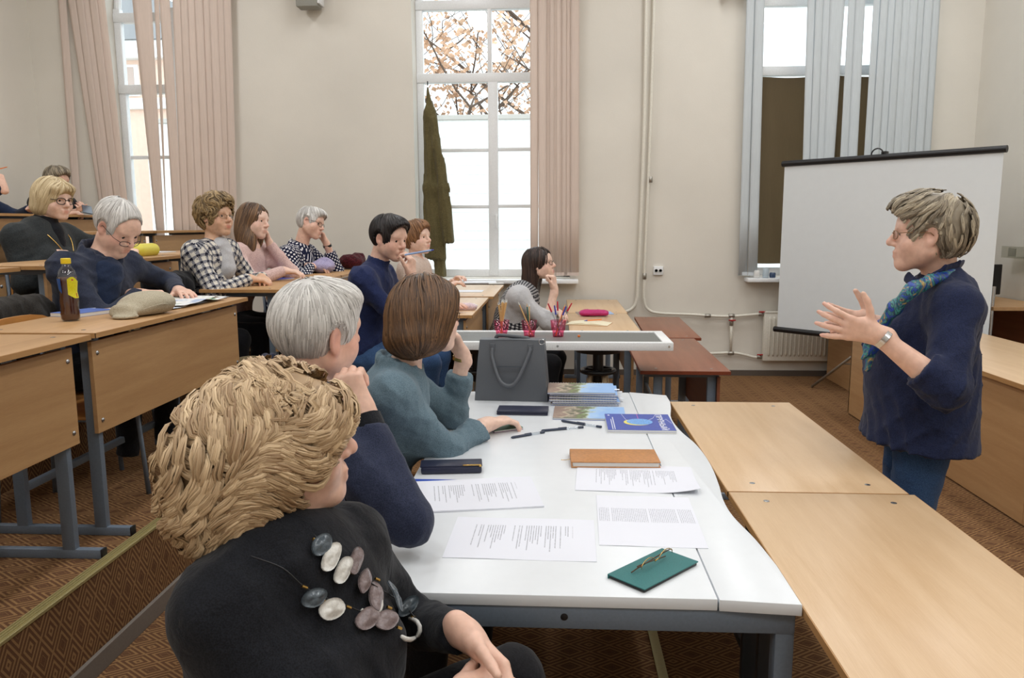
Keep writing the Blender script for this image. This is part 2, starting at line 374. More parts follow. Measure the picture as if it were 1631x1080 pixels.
def blinds(label, mat, slats, ytop, zb, ys=7.76, xr=(0, 1)):
    root = thing('vertical_blind', label, 'blind', (0, ys, 0))
    zt_ = 4.4
    bx(xr[0], xr[1], -0.03, 0.03, zt_, zt_ + 0.05).build('headrail', WHITEP, root)
    for i, (a0, a1, yb, b0, b1, dp) in enumerate(slats):
        dp = dp * .35; y_ = ys + dp
        p0, p1 = at(a0, 0, y_), at(a1, 0, y_); q0, q1 = at(b0, yb, y_), at(b1, yb, y_)
        def X(p, q, z): return p[0] + (q[0] - p[0]) * (z - p[2]) / (q[2] - p[2])
        tw = 0.012 * math.sin(i * 2.3 + 1)
        vs = []; zz = np.linspace(zt_, zb, 7)
        for z in zz:
            # the slats hang plumb from the rail and are drawn aside in the same straight line
            xa, xb_ = X(p0, q0, z), X(p1, q1, z); bow = 0.002
            for u in (0, .25, .5, .75, 1): vs.append((xa + (xb_ - xa) * u, dp + tw * (u - .5) - bow * (1 - (2 * u - 1) ** 2), z))
        fs = [(r_ * 5 + c_, r_ * 5 + c_ + 1, (r_ + 1) * 5 + c_ + 1, (r_ + 1) * 5 + c_) for r_ in range(6) for c_ in range(4)]
        n0 = len(vs); vs2 = vs + [(x, y - 0.0012, z) for x, y, z in vs]
        fs2 = fs + [tuple(q + n0 for q in f[::-1]) for f in fs]
        edge = list(range(0, 5)) + [9, 14, 19, 24, 29, 34] + [33, 32, 31, 30] + [25, 20, 15, 10, 5]
        for k in range(len(edge)): a, b_ = edge[k], edge[(k + 1) % len(edge)]; fs2.append((b_, a, a + n0, b_ + n0))
        MB().add(vs2, fs2).build('slat', mat, root, 2)
        MB().box(X(p0, q0, zb), X(p1, q1, zb), dp - 0.004, dp + 0.003, zb - 0.004, zb + 0.03).build('slat_weight', mat, root)
    return root
s = [(93, 105, 318, 116, 128, .05), (108, 122, 318, 157, 164, 0), (120, 133, 318, 162, 173, -.02), (131, 143, 318, 170, 184, 0), (141, 155, 318, 181, 193, -.02), (152, 167, 318, 189, 203, 0),
     (211, 241, 318, 244, 259, 0), (245, 254, 318, 262, 264.5, .02), (254, 270, 318, 274, 289, -.01)]
e0 = [275, 286, 297, 309, 321, 333, 344, 355, 366]; e1 = [288, 299, 311, 323, 334, 345, 356, 365, 376]
for i in range(8): s.append((e0[i], e0[i + 1] + 2, 318, e1[i], e1[i + 1] + 1, -.015 * (i % 2)))
blinds('dusty pink vertical blind with slats drawn aside at the leftmost window', PKS, s, 0, 1.03, xr=(-5.1, -3.2))
e0 = [844, 857, 867, 876, 881, 886, 890, 895, 900, 909]
s = [(e0[i], e0[i] + (14 if i in (0, 1, 2, 8, 9) else 7), 440, e0[i] - 0.5 + (1.5 if i < 3 else 0), e0[i] + (13 if i in (0, 1, 2, 8, 9) else 6), -.03 * (i % 2)) for i in range(10)]
blinds('pink vertical blind stacked together at right of the middle window', PKS, s, 0, 1.02, xr=(-1.4, 0.25))
s = [(1189, 1204, 437, 1176, 1190, 0), (1203, 1218, 437, 1191, 1206, -.02),
     (1286, 1300, 247, 1279, 1292, 0), (1299, 1312, 247, 1290, 1302, -.02), (1311, 1324, 247, 1301, 1314, 0), (1322, 1346, 247, 1312, 1329, -.02), (1351, 1364, 247, 1338, 1352, 0), (1363, 1378, 247, 1351, 1365, -.015)]
e0 = np.linspace(1391, 1497, 10); e1 = np.linspace(1376, 1481, 10)
for i in range(9): s.append((e0[i], e0[i + 1] + 1, 247, e1[i], e1[i + 1] + 1, -.015 * (i % 2)))
blinds('light grey vertical blind half open behind the projection screen', GRS, s, 0, 1.02, xr=(1.85, 3.6))
# blackout cloth behind the grey blind
CLOTHB = slat_mat('brown_blackout_cloth', srgb(92, 76, 54), 0.45)
bc = MB(); za = at(1250, 121, YW - .06)[2]; nx, nz = 40, 24; vs = []
for j in range(nz + 1):
    for i in range(nx + 1):
        x = 1.94 + 1.50 * i / nx; z = za - (za - 1.12) * j / nz
        vs.append((x, YW - 0.075 + 0.012 * math.sin(i * .9 + .6 * math.sin(j * .5)) * (0.3 + j / nz) + 0.004 * math.sin(j * 1.3 + i * .3), z - 0.02 * abs(math.sin(i * .16)) * (j == 0)))
fs = [(j * (nx + 1) + i, j * (nx + 1) + i + 1, (j + 1) * (nx + 1) + i + 1, (j + 1) * (nx + 1) + i) for j in range(nz) for i in range(nx)]
tag(bc.add(vs, fs).build('blackout_cloth', CLOTHB, None, 2), 'brown blackout cloth covering the lower panes of the right window', 'cloth')
for i, (px, c, hgt) in enumerate([(1206, srgb(225, 225, 222), .07), (1220, srgb(190, 205, 215), .09), (1231, srgb(60, 80, 110), .05)]):
    p = at(px, 437, 7.72); tag(MB().lathe([(0.028, 0), (0.03, 0.005), (0.03, hgt - .01), (0.024, hgt)], 14).build('small_jar', M_plain('jar_%d' % i, c, 0.3), None, True, (p[0], 7.73, 0.998)),
        ['small white jar on the right window sill', 'pale blue jar on the right window sill', 'low dark blue jar on the right window sill'][i], 'jar', 'jars on the window sill')
# ------------------------------------------------------------------ wall services
def pipe(name, label, pts, r, cat='pipe'):
    return tag(MB().tube(pts, r, 10).build(name, PAINTW, None, 2), label, cat)
def wall_pt(px, py, off=0.05): return at(px, py, YF - off)
def smooth_path(pts, n=8):
    pts = [np.array(p, float) for p in pts]; out = []
    P = [2 * pts[0] - pts[1]] + pts + [2 * pts[-1] - pts[-2]]
    for i in range(1, len(P) - 2):
        for t in np.linspace(0, 1, n, endpoint=False):
            a, b_, c, d = P[i - 1:i + 3]; out.append(0.5 * ((2 * b_) + (-a + c) * t + (2 * a - 5 * b_ + 4 * c - d) * t * t + (-a + 3 * b_ - 3 * c + d) * t ** 3))
    out.append(pts[-1]); return out
pv = [wall_pt(1031, -140), wall_pt(1026, 200), wall_pt(1016.5, 440), wall_pt(1014, 478), wall_pt(1006, 492), wall_pt(992, 497), wall_pt(960, 499)]
pipe('heating_pipe', 'left vertical heating pipe bending left behind the beech desk', smooth_path([pv[0], pv[1], pv[2], pv[3], pv[4], pv[5], pv[6]]), 0.016)
pv = [wall_pt(1046, -140), wall_pt(1036, 200), wall_pt(1026.5, 440), wall_pt(1026.5, 480), wall_pt(1034, 494), wall_pt(1052, 499), wall_pt(1100, 501), wall_pt(1160, 504), wall_pt(1222, 499)]
hp = pipe('heating_pipe', 'right vertical heating pipe curving along the wall to the radiator', smooth_path(pv), 0.014)
hp2 = pipe('heating_pipe', 'lower white pipe running along the wall into the radiator bottom', smooth_path([wall_pt(1080, 562), wall_pt(1130, 563), wall_pt(1165, 562), wall_pt(1185, 565), wall_pt(1202, 569), wall_pt(1222, 569)]), 0.014)
pipe('heating_pipe', 'short upright pipe with red tap joining the two wall pipes', [wall_pt(1165, 504), wall_pt(1164, 562)], 0.014)
def fitting(parent, p, ax, L=0.05, r=0.021, valve=False):
    d = np.array(ax, float) * L / 2; p = np.array(p)
    f = MB().tube([p - d, p - d * .9, p + d * .9, p + d], [r * .8, r, r, r * .8], 10).build('pipe_fitting', STEEL, parent, 2)
    if valve:
        q = p + np.array([0, -0.03, 0.0]); v = MB().tube([p, q + [0, 0, .025]], 0.006, 6).box(q[0] - .035, q[0] + .035, q[1] - .006, q[1] + .006, q[2] + .02, q[2] + .034, b=0.004)
        v.build('valve_handle', REDP, f, True)
for px, py, ax, vv in [(1026.5, 440, (0, 0, 1), 0), (1036, 286, (0, 0, 1), 0), (1165, 503, (1, 0, 0), 0), (1213, 500.5, (1, 0, 0), 1), (1165, 514, (0, 0, 1), 1), (1127, 503, (1, 0, 0), 0)]: fitting(hp, wall_pt(px, py), ax, 0.06, 0.021, vv)
for px, py, ax, vv in [(1164, 562.5, (1, 0, 0), 0), (1210, 568.5, (1, 0, 0), 1)]: fitting(hp2, wall_pt(px, py), ax, 0.06, 0.021, vv)
ra, rb = at(1218, 497, 7.74), at(1218, 575, 7.74)
rd = thing('radiator', 'white fluted panel radiator on the wall below the right window', 'radiator', (ra[0], 7.74, rb[2]))
RW, RH = 1.15, ra[2] - rb[2]
bx(0, RW, 0, 0.06, 0, RH, b=0.008).build('panel', PAINTW, rd, True)
fl = MB()
for i in range(int(RW / 0.042) - 1): fl.tube([(0.055 + i * .042, -0.002, 0.05), (0.055 + i * .042, -0.006, 0.07), (0.055 + i * .042, -0.006, RH - .07), (0.055 + i * .042, -0.002, RH - .05)], [0.006, .011, .011, .006], 6)
fl.build('flutes', PAINTW, rd, 2)
bx(0, RW, -0.004, 0.075, RH - 0.012, RH + 0.004, b=0.003).build('top_grille', PAINTW, rd, True)
so = at(1048, 431, YF); sk = thing('wall_socket', 'white double power socket on the cream wall beside the pipes', 'socket', (so[0], YF - 0.02, so[2]))
bx(-0.048, 0.048, -0.012, 0.02, -0.043, 0.043, b=0.006).build('plate', WHITEP, sk, True)
for dx in (-0.021, 0.021): MB().lathe([(0.019, 0), (0.019, 0.006), (0.016, 0.006), (0.014, 0.001)], 16).build('outlet', M_plain('outlet_grey', srgb(205, 205, 200), .4), sk, True).matrix_local = Matrix.Translation((dx, -0.011, 0)) @ Matrix.Rotation(PI / 2, 4, 'X')  # outlets in one plain off-white, slightly greyer than the plate
sp_ = at(492, 0, 7.7); lsr = thing('wall_loudspeaker', 'small grey loudspeaker box hung high on the cream wall', 'speaker', (sp_[0], 7.72, sp_[2]))
bx(-0.11, 0.10, -0.09, 0.06, -0.075, 0.28, b=0.012).build('cabinet', M_plain('speaker_grey', srgb(150, 150, 142), .6), lsr, True)
bx(0.10, 0.125, -0.095, 0.06, -0.05, 0.28, b=0.006).build('side_trim', WHITEP, lsr, True)
bx(-0.03, 0.03, 0.06, 0.11, 0.1, 0.16).build('bracket', GREYD, lsr)
sp2 = at(1172, -8, 7.72); l2 = thing('wall_loudspeaker', 'grey loudspeaker box at the top edge left of the right window', 'speaker', (sp2[0] - .03, 7.72, sp2[2] + .05))
bx(-0.11, 0.1, -0.09, 0.06, 0.0, 0.3, b=0.012).build('cabinet', bpy.data.materials['speaker_grey'], l2, True); bx(-0.03, 0.03, 0.06, 0.11, 0.1, 0.16).build('bracket', GREYD, l2)
# ------------------------------------------------------------------ desks
BOLT = M_plain('bolt_steel', srgb(176, 178, 180), 0.25, 0.9)
def desk(label, xf, y0, y1, zf, zt_, W=0.5, top=BEIGE_D, pan=BEIGE_D, edge=BEIGE_E, rz=0, panel=True, name='student_desk', metal=GREYM, group=None, ph=0.34):
    L = y1 - y0; r = thing(name, label, 'desk', (xf - W / 2, (y0 + y1) / 2, zf), rz, group); h = zt_ - zf; a = W / 2; c = L / 2
    bx(-a + .002, a - .002, -c + .002, c - .002, h - 0.019, h, b=0.0015).build('tabletop', top, r, True)
    MB().box(-a, a, -c, -c + .002, h - .0195, h - .0012).box(-a, a, c - .002, c, h - .0195, h - .0012).box(a - .002, a, -c, c, h - .0195, h - .0012).box(-a, -a + .002, -c, c, h - .0195, h - .0012).build('edge_band', edge, r)
    if panel:
        p = bx(a - 0.062, a - 0.046, -c + .045, c - .045, h - 0.045 - ph, h - 0.04, b=0.001).build('front_panel', pan, r)
        for sy in (-1, 1):
            for z in (h - .085, h - ph - .0):
                MB().lathe([(0.009, 0), (0.009, .002), (0.006, .005), (0.001, .006)], 10).build('bolt', BOLT, p, True).matrix_local = Matrix.Translation((a - .046, sy * (c - .075), z)) @ Matrix.Rotation(PI / 2, 4, 'Y')
    for sy in (-1, 1):
        y = sy * (c - 0.085)
        bx(a - 0.11, a - 0.063, y - .014, y + .014, 0.03, h - .045, b=0.003).build('leg', metal, r, True)
        bx(-a + 0.08, -a + 0.125, y - .014, y + .014, 0.03, h - .045, b=0.003).build('leg', metal, r, True)
        bx(-a + 0.03, a - 0.05, y - .014, y + .014, h - .048, h - .0195, b=0.003).build('top_rail', metal, r, True)
        ft = bx(-a - 0.02, a + 0.03, y - .014, y + .014, 0.0, 0.034, b=0.003).build('foot_bar', metal, r, True)
        bx(a + 0.028, a + 0.036, y - .016, y + .016, 0.0, 0.036, b=0.003).build('end_cap', BLACKP, ft, True)
        for x in (-a + .09, a - .09):
            MB().lathe([(0.0085, 0), (0.0085, .0008), (0.004, .0016)], 12).build('bolt', BOLT, r, True).location = (x, sy * (c - .075), h)
    bx(-a + .09, -a + .115, -c + .09, c - .09, 0.16, 0.19, b=0.003).build('stretcher', metal, r, True)
    return r
desk('golden beech desk at the left edge, nearest to the camera', -1.635, 1.25, 2.62, 0.348, 1.143, rz=0.012)
desk('golden beech desk with tea bottle, flat cap and newspaper', -1.65, 2.66, 4.05, 0.348, 1.143)
desk('golden beech desk in front of the woman in checked jacket', -1.65, 4.54, 5.86, 0.348, 1.143)
desk('golden beech desk carrying the maroon scarf by the wall', -1.65, 5.88, 7.25, 0.348, 1.143)
desk('golden beech desk in front of the man in navy sweater', -0.505, 4.64, 5.80, 0.20, 0.98, W=0.57, top=BEIGE)
desk('beech desk under the window with white papers, beyond the navy sweater man', -0.47, 5.82, 6.97, 0.20, 0.985, W=0.57, top=BEIGE)
desk('light beech desk with open notebook beside the dark-haired woman', 0.595, 5.36, 6.52, 0.0, 0.78, top=BEIGE)
desk('light beech desk against the wall beneath the heating pipes', 0.605, 6.54, 7.72, 0.0, 0.78, top=BEIGE)
desk('third-row beech desk cut by the left edge, before the blonde woman in black', -2.5, 2.15, 3.49, 0.53, 1.335)
desk('third-row beech desk with the yellow pencil case', -2.52, 3.72, 5.10, 0.53, 1.328)
desk('third-row beech desk behind the woman in checked jacket', -2.52, 5.2, 6.5, 0.53, 1.328)
desk('fourth-row beech desk at the left edge with white paper', -3.4, 3.7, 4.95, 0.69, 1.483)
desk('fourth-row beech desk left of the dark gap below the pink blind', -3.4, 5.05, 6.42, 0.69, 1.483)
desk('fourth-row beech desk right of the dark gap below the pink blind', -3.4, 6.47, 7.7, 0.69, 1.483)
desk('back-row beech desk in front of the person in blue at left edge', -4.2, 5.05, 6.2, 0.84, 1.625)
desk('back-row beech desk in front of the person holding a phone', -4.2, 6.3, 7.6, 0.84, 1.625)
desk('reddish brown desk near the wall, farther of the two', 1.025, 5.37, 6.60, 0.0, 0.74, W=0.375, top=BROWN, pan=BROWN, edge=BROWN_E, rz=-0.03)
desk('reddish brown desk nearer to the camera, right of the white-framed board', 0.945, 4.125, 5.345, 0.0, 0.74, W=0.48, top=BROWN, pan=BROWN, edge=BROWN_E, rz=-0.015)
desk('light beech table beside the standing woman, farther of the two', 1.03, 2.225, 3.40, 0.0, 0.74, W=0.522, top=BEIGE, pan=BEIGE_D, metal=GREYD, name='beech_table')
desk('light beech table in the lower right foreground', 1.04, 0.98, 2.215, 0.0, 0.742, W=0.532, top=BEIGE, pan=BEIGE_D, metal=GREYD, name='beech_table')
# white meeting table
wt = thing('white_table', 'white meeting table with wavy right edge and papers on it', 'table', (0.03, 2.5, 0))
ox, oy = 0.03, 2.5
bx(-0.437 - ox, 0.338 - ox, 1.53 - oy, 3.53 - oy, 0.724, 0.75, b=0.002).build('tabletop', WHITET, wt, True)
wav = [(0.341, 1.528), (0.505, 1.515), (0.505, 1.70), (0.494, 1.85), (0.474, 2.0), (0.474, 2.12), (0.488, 2.25), (0.5, 2.4), (0.503, 2.55), (0.495, 2.70), (0.474, 2.84), (0.464, 2.98), (0.468, 3.10), (0.488, 3.23), (0.502, 3.35), (0.503, 3.48), (0.341, 3.54)]
sm = smooth_path([(p[0], p[1], 0) for p in wav[2:15]], 5)
poly = [wav[0], wav[1]] + [(p[0], p[1]) for p in sm] + [wav[15], wav[16]]
MB().prism([(p[0] - ox, p[1] - oy) for p in poly], 0.724, 0.75, b=0.002).build('tabletop_extension', WHITET, wt, True)
bx(-0.42 - ox, 0.50 - ox, 1.535 - oy, 1.575 - oy, 0.672, 0.722, b=0.004).build('end_rail', GREYM, wt, True)
bx(-0.42 - ox, 0.50 - ox, 3.42 - oy, 3.46 - oy, 0.672, 0.722, b=0.004).build('end_rail', GREYM, wt, True)
for x in (-0.42, 0.30): bx(x - ox, x + .04 - ox, 1.575 - oy, 3.42 - oy, 0.672, 0.722, b=0.004).build('side_rail', GREYM, wt, True)
for x in (-0.42, 0.46):
    for y in (1.537, 3.42): bx(x - ox, x + .04 - ox, y - oy, y + .04 - oy, 0, 0.674, b=0.004).build('leg', GREYM, wt, True)
MB().lathe([(0.008, 0), (0.008, 0.002), (0.003, 0.003)], 12).build('rail_plug', BLACKP, wt, True).matrix_local = Matrix.Translation((0.02 - ox, 1.536 - oy, 0.70)) @ Matrix.Rotation(PI / 2, 4, 'X')
# white-framed grey board lying on stools
by0, by1, bz = 3.80, 4.12, 0.985 - 0.05
ga, gb = on(1073, 546, bz), on(1050, 527, bz)
gx1 = ga[0]
bd = thing('framed_board', 'grey board in a white frame lying flat behind the handbag', 'board', (0, ga[1], bz))
gy = gb[1] - ga[1]
bx(-0.62, gx1 - .02, 0.02, gy - .02, -0.02, -0.006).build('board_panel', M_plain('grey_board', srgb(108, 110, 108), .5, var=.12, scale=40), bd)
for nm, q in (('frame_rail', (-0.64, gx1, 0, 0.035)), ('frame_rail', (-0.64, gx1, gy - .035, gy)), ('frame_end', (gx1 - .05, gx1, 0.035, gy - .035)), ('frame_end', (-0.64, -0.59, 0.035, gy - .035))):
    bx(q[0], q[1], q[2], q[3], -0.042, 0.0, b=0.003).build(nm, WHITEP, bd, True)
for px in (888, 1066): p = at(px, 552, ga[1]); MB().lathe([(0.006, 0), (0.005, .003)], 10).build('screw', BOLT, bd, True).matrix_local = Matrix.Translation((p[0], 0, -0.02)) @ Matrix.Rotation(PI / 2, 4, 'X')
TAN = M_plain('pale_wood_leg', srgb(196, 172, 140), .5)
for sx, lab in ((on(958, 560, .9)[0], 'swivel stool with black ring and pale legs under the framed board'), (-0.42, 'swivel stool holding the left end of the framed board behind the handbag')):
    st = thing('swivel_stool', lab, 'stool', (sx, ga[1] + gy / 2, 0)); zz = bz - 0.045
    MB().lathe([(0.03, 0), (0.12, 0.01), (0.13, 0.03), (0.12, 0.045), (0, 0.045)], 24, (0, 0, zz - .045)).build('seat', BLACKP, st, True)
    MB().lathe([(0.028, zz - .2), (0.028, zz - .04)], 16).build('column', BLACKP, st, True)
    MB().tube([(0, 0, 0.25), (0, 0, zz - .18)], 0.014, 10).build('screw_post', BRASS, st, True)
    MB().tube(arc((0, 0, zz - .14), 0.085, 0, 2 * PI, 29, (1, 0, 0), (0, 1, 0))[:-1], 0.013, 8, closed=True).build('ring', BLACKP, st, 2)
    for k in range(3): a = k * 2 * PI / 3 + .3; MB().tube([(0.0, 0.0, zz - .14), (0.085 * math.cos(a), 0.085 * math.sin(a), zz - .14)], 0.008, 6).build('spoke', BLACKP, st, 2)
    for k in range(4): a = k * PI / 2 + .6; MB().tube([(0.05 * math.cos(a), 0.05 * math.sin(a), zz - .16), (0.19 * math.cos(a), 0.19 * math.sin(a), 0.0)], [.013, .011], 8).build('leg', TAN, st, 2)
# ------------------------------------------------------------------ right side: counter, screen, cupboard, shelf
ct = thing('long_counter', 'long beech counter with solid front behind the standing woman', 'counter', (2.73, 3.7, 0))
bx(-0.40, 0.39, -2.2, 2.55, 0.695, 0.72, b=0.002).build('countertop', BEIGE, ct, True)
for k in range(4): bx(-0.375, -0.357, -2.2 + k * 1.185, -2.2 + (k + 1) * 1.185 - .003, 0.01, 0.695, b=0.001).build('front_panel', COUNTER, ct)
bx(-0.375, 0.36, 2.522, 2.54, 0.0, 0.695).build('end_panel', COUNTER, ct)
bx(-0.402, -0.40, -2.2, 2.55, 0.694, 0.7185).build('edge_band', BEIGE_E, ct)
cp = thing('low_cupboard', 'low beech cupboard by the radiator below the screen', 'cupboard', (2.98, 7.39, 0))
bx(-0.295, -0.275, -0.3, 0.32, 0, 0.66, b=0.001).build('side_panel', COUNTER, cp); bx(0.28, 0.3, -0.3, 0.32, 0, 0.66).build('side_panel', COUNTER, cp)
bx(-0.3, 0.305, -0.31, 0.33, 0.66, 0.68, b=0.001).build('top', BEIGE, cp); bx(-0.28, 0.28, -0.29, -0.275, 0.02, 0.66).build('door', COUNTER, cp)
SCRW = M_plain('screen_white', srgb(222, 227, 230), 0.75, var=0.01, scale=3)
pl, pr = at(1247, 258, 7.42), at(1604, 241, 6.10)
sc = thing('projection_screen', 'white tripod projection screen with black bars behind the standing woman', 'screen', ((pl[0] + pr[0]) / 2, (pl[1] + pr[1]) / 2, 0), math.atan2(pr[1] - pl[1], pr[0] - pl[0]))
SWd = math.hypot(pr[0] - pl[0], pr[1] - pl[1]); zt1 = (pl[2] + pr[2]) / 2; zb1 = at(1224, 524, 7.42)[2]
bx(-SWd / 2 + .02, SWd / 2 - .02, -0.001, 0.001, zb1, zt1 - .02).build('sheet', SCRW, sc)
MB().tube([(-SWd / 2, 0, zt1), (SWd / 2, 0, zt1)], 0.027, 14).build('top_case', BLACKP, sc, True)
MB().tube([(-SWd / 2 - .01, 0, zb1), (SWd / 2 + .01, 0, zb1)], 0.026, 14).build('bottom_bar', BLACKP, sc, True)
MB().tube([(0.0, .045, 0.25), (0.0, .045, zt1 + .03)], 0.014, 10).build('pole', STEEL, sc, True)
MB().tube(arc((-0.05, 0, zt1 + .025), 0.05, 0, PI, 9), 0.006, 6).build('carry_handle', BLACKP, sc, 2); bx(-0.02, 0.02, .0, .06, zt1 + .02, zt1 + .05, b=.005).build('hook', BLACKP, sc, True)
rzm = Matrix.Rotation(-sc.rotation_euler.z, 3, 'Z')
ft = rzm @ Vector((on(1293, 618, 0.0)[0] - sc.location.x, on(1293, 618, 0.0)[1] - sc.location.y, 0))
for k in range(3):
    f_ = Matrix.Rotation(k * 2 * PI / 3, 3, 'Z') @ Vector((ft.x, ft.y - .045, 0)) + Vector((0, .045, 0)); LG = MB().tube([(0, .045, 0.52), (f_.x, f_.y, 0.012)], 0.012, 8).build('tripod_leg', STEEL, sc, 2)
    md = Vector((0, .045, .52)).lerp(f_, .5); MB().tube([(0, .045, 0.30), (md.x, md.y, .27)], 0.006, 6).build('brace', STEEL, sc, 2)
wd = thing('corner_desk', 'small beech desk with a monitor in the right corner', 'desk', (3.72, 6.75, 0))
bx(-0.26, 0.26, -0.45, 0.55, 0.83, 0.86, b=0.002).build('tabletop', COUNTER, wd); bx(-0.24, 0.25, .53, .55, 0, .83).build('side_panel', COUNTER, wd)
bx(0.22, 0.24, -.4, .53, .4, .83).build('back_panel', BROWN, wd)
MB().tube([(-0.25, -0.4, 0), (-0.25, -0.4, 1.02)], 0.02, 10).build('post', CHROME, wd, True)
mo = thing('monitor', 'black computer monitor on the small wall desk', 'monitor', (3.66, 6.98, 0.86), 0.25)
bx(-0.25, 0.25, -.015, .015, 0.035, 0.30, b=.006).build('screen', BLACKP, mo, True); bx(-.03, .03, -.01, .01, .008, .06).build('stand', BLACKP, mo); bx(-.11, .11, -.08, .08, 0, .012, b=.004).build('base', BLACKP, mo, True)
cb = thing('clear_tray', 'clear plastic wall tray with labels above the monitor', 'tray', (3.93, 6.72, 1.22))
bx(-.05, .055, -.3, .3, 0, .008).build('tray_base', M_glass('clear_plastic', (.86, .86, .82), .08), cb); bx(-.05, -.044, -.3, .3, .008, .10).build('tray_front', bpy.data.materials['clear_plastic'], cb)
for y in (-.17, .15): bx(-.044, -.04, y - .06, y + .06, .015, .085).build('paper_label', M_plain('paper_plain', srgb(232, 230, 224), .8), cb)
# ------------------------------------------------------------------ chairs
PLY = M_wood('orange_plywood', srgb(208, 150, 84), srgb(186, 124, 62), 0.35)
def chair(x, y, z, rz, label, grp='plywood and steel student chairs', seat=PLY, hs=0.44, hb=0.80):
    r = thing('student_chair', label, 'chair', (x, y, z), rz, grp)   # faces local +X
    bx(-0.19, 0.19, -0.19, 0.19, hs - .014, hs, b=.006).build('seat', seat, r, True)
    vs = []; n = 9
    for j in range(2):
        for i in range(n):
            u = -1 + 2 * i / (n - 1); xx = -0.215 + 0.03 * u * u
            vs += [(xx, .19 * u, hs + .2 + j * (hb - hs - .2) - (.03 * u ** 4 if j else -.02 * u ** 4)), (xx - .012, .19 * u, hs + .2 + j * (hb - hs - .2) - (.03 * u ** 4 if j else -.02 * u ** 4))]
    fs = []
    for i in range(n - 1):
        a, b_, c, d = 2 * i, 2 * i + 2, 2 * n + 2 * i + 2, 2 * n + 2 * i
        fs += [(a, b_, c, d), (a + 1, d + 1, c + 1, b_ + 1), (d, c, c + 1, d + 1), (a, a + 1, b_ + 1, b_)]
    fs += [(0, 2 * n, 2 * n + 1, 1), (2 * n - 2, 2 * n - 1, 4 * n - 1, 4 * n - 2)]
    MB().add(vs, fs).build('backrest', seat, r, True)
    for s_ in (-1, 1):
        MB().tube([(-.235, s_ * .165, hb - .05), (-.215, s_ * .165, hs), (-.24, s_ * .18, 0)], .011, 8).build('back_leg', GREYM, r, 2)
        MB().tube([(-.2, s_ * .165, hs - .02), (.17, s_ * .165, hs - .02), (.19, s_ * .18, 0)], .011, 8).build('front_leg', GREYM, r, 2)
    return r
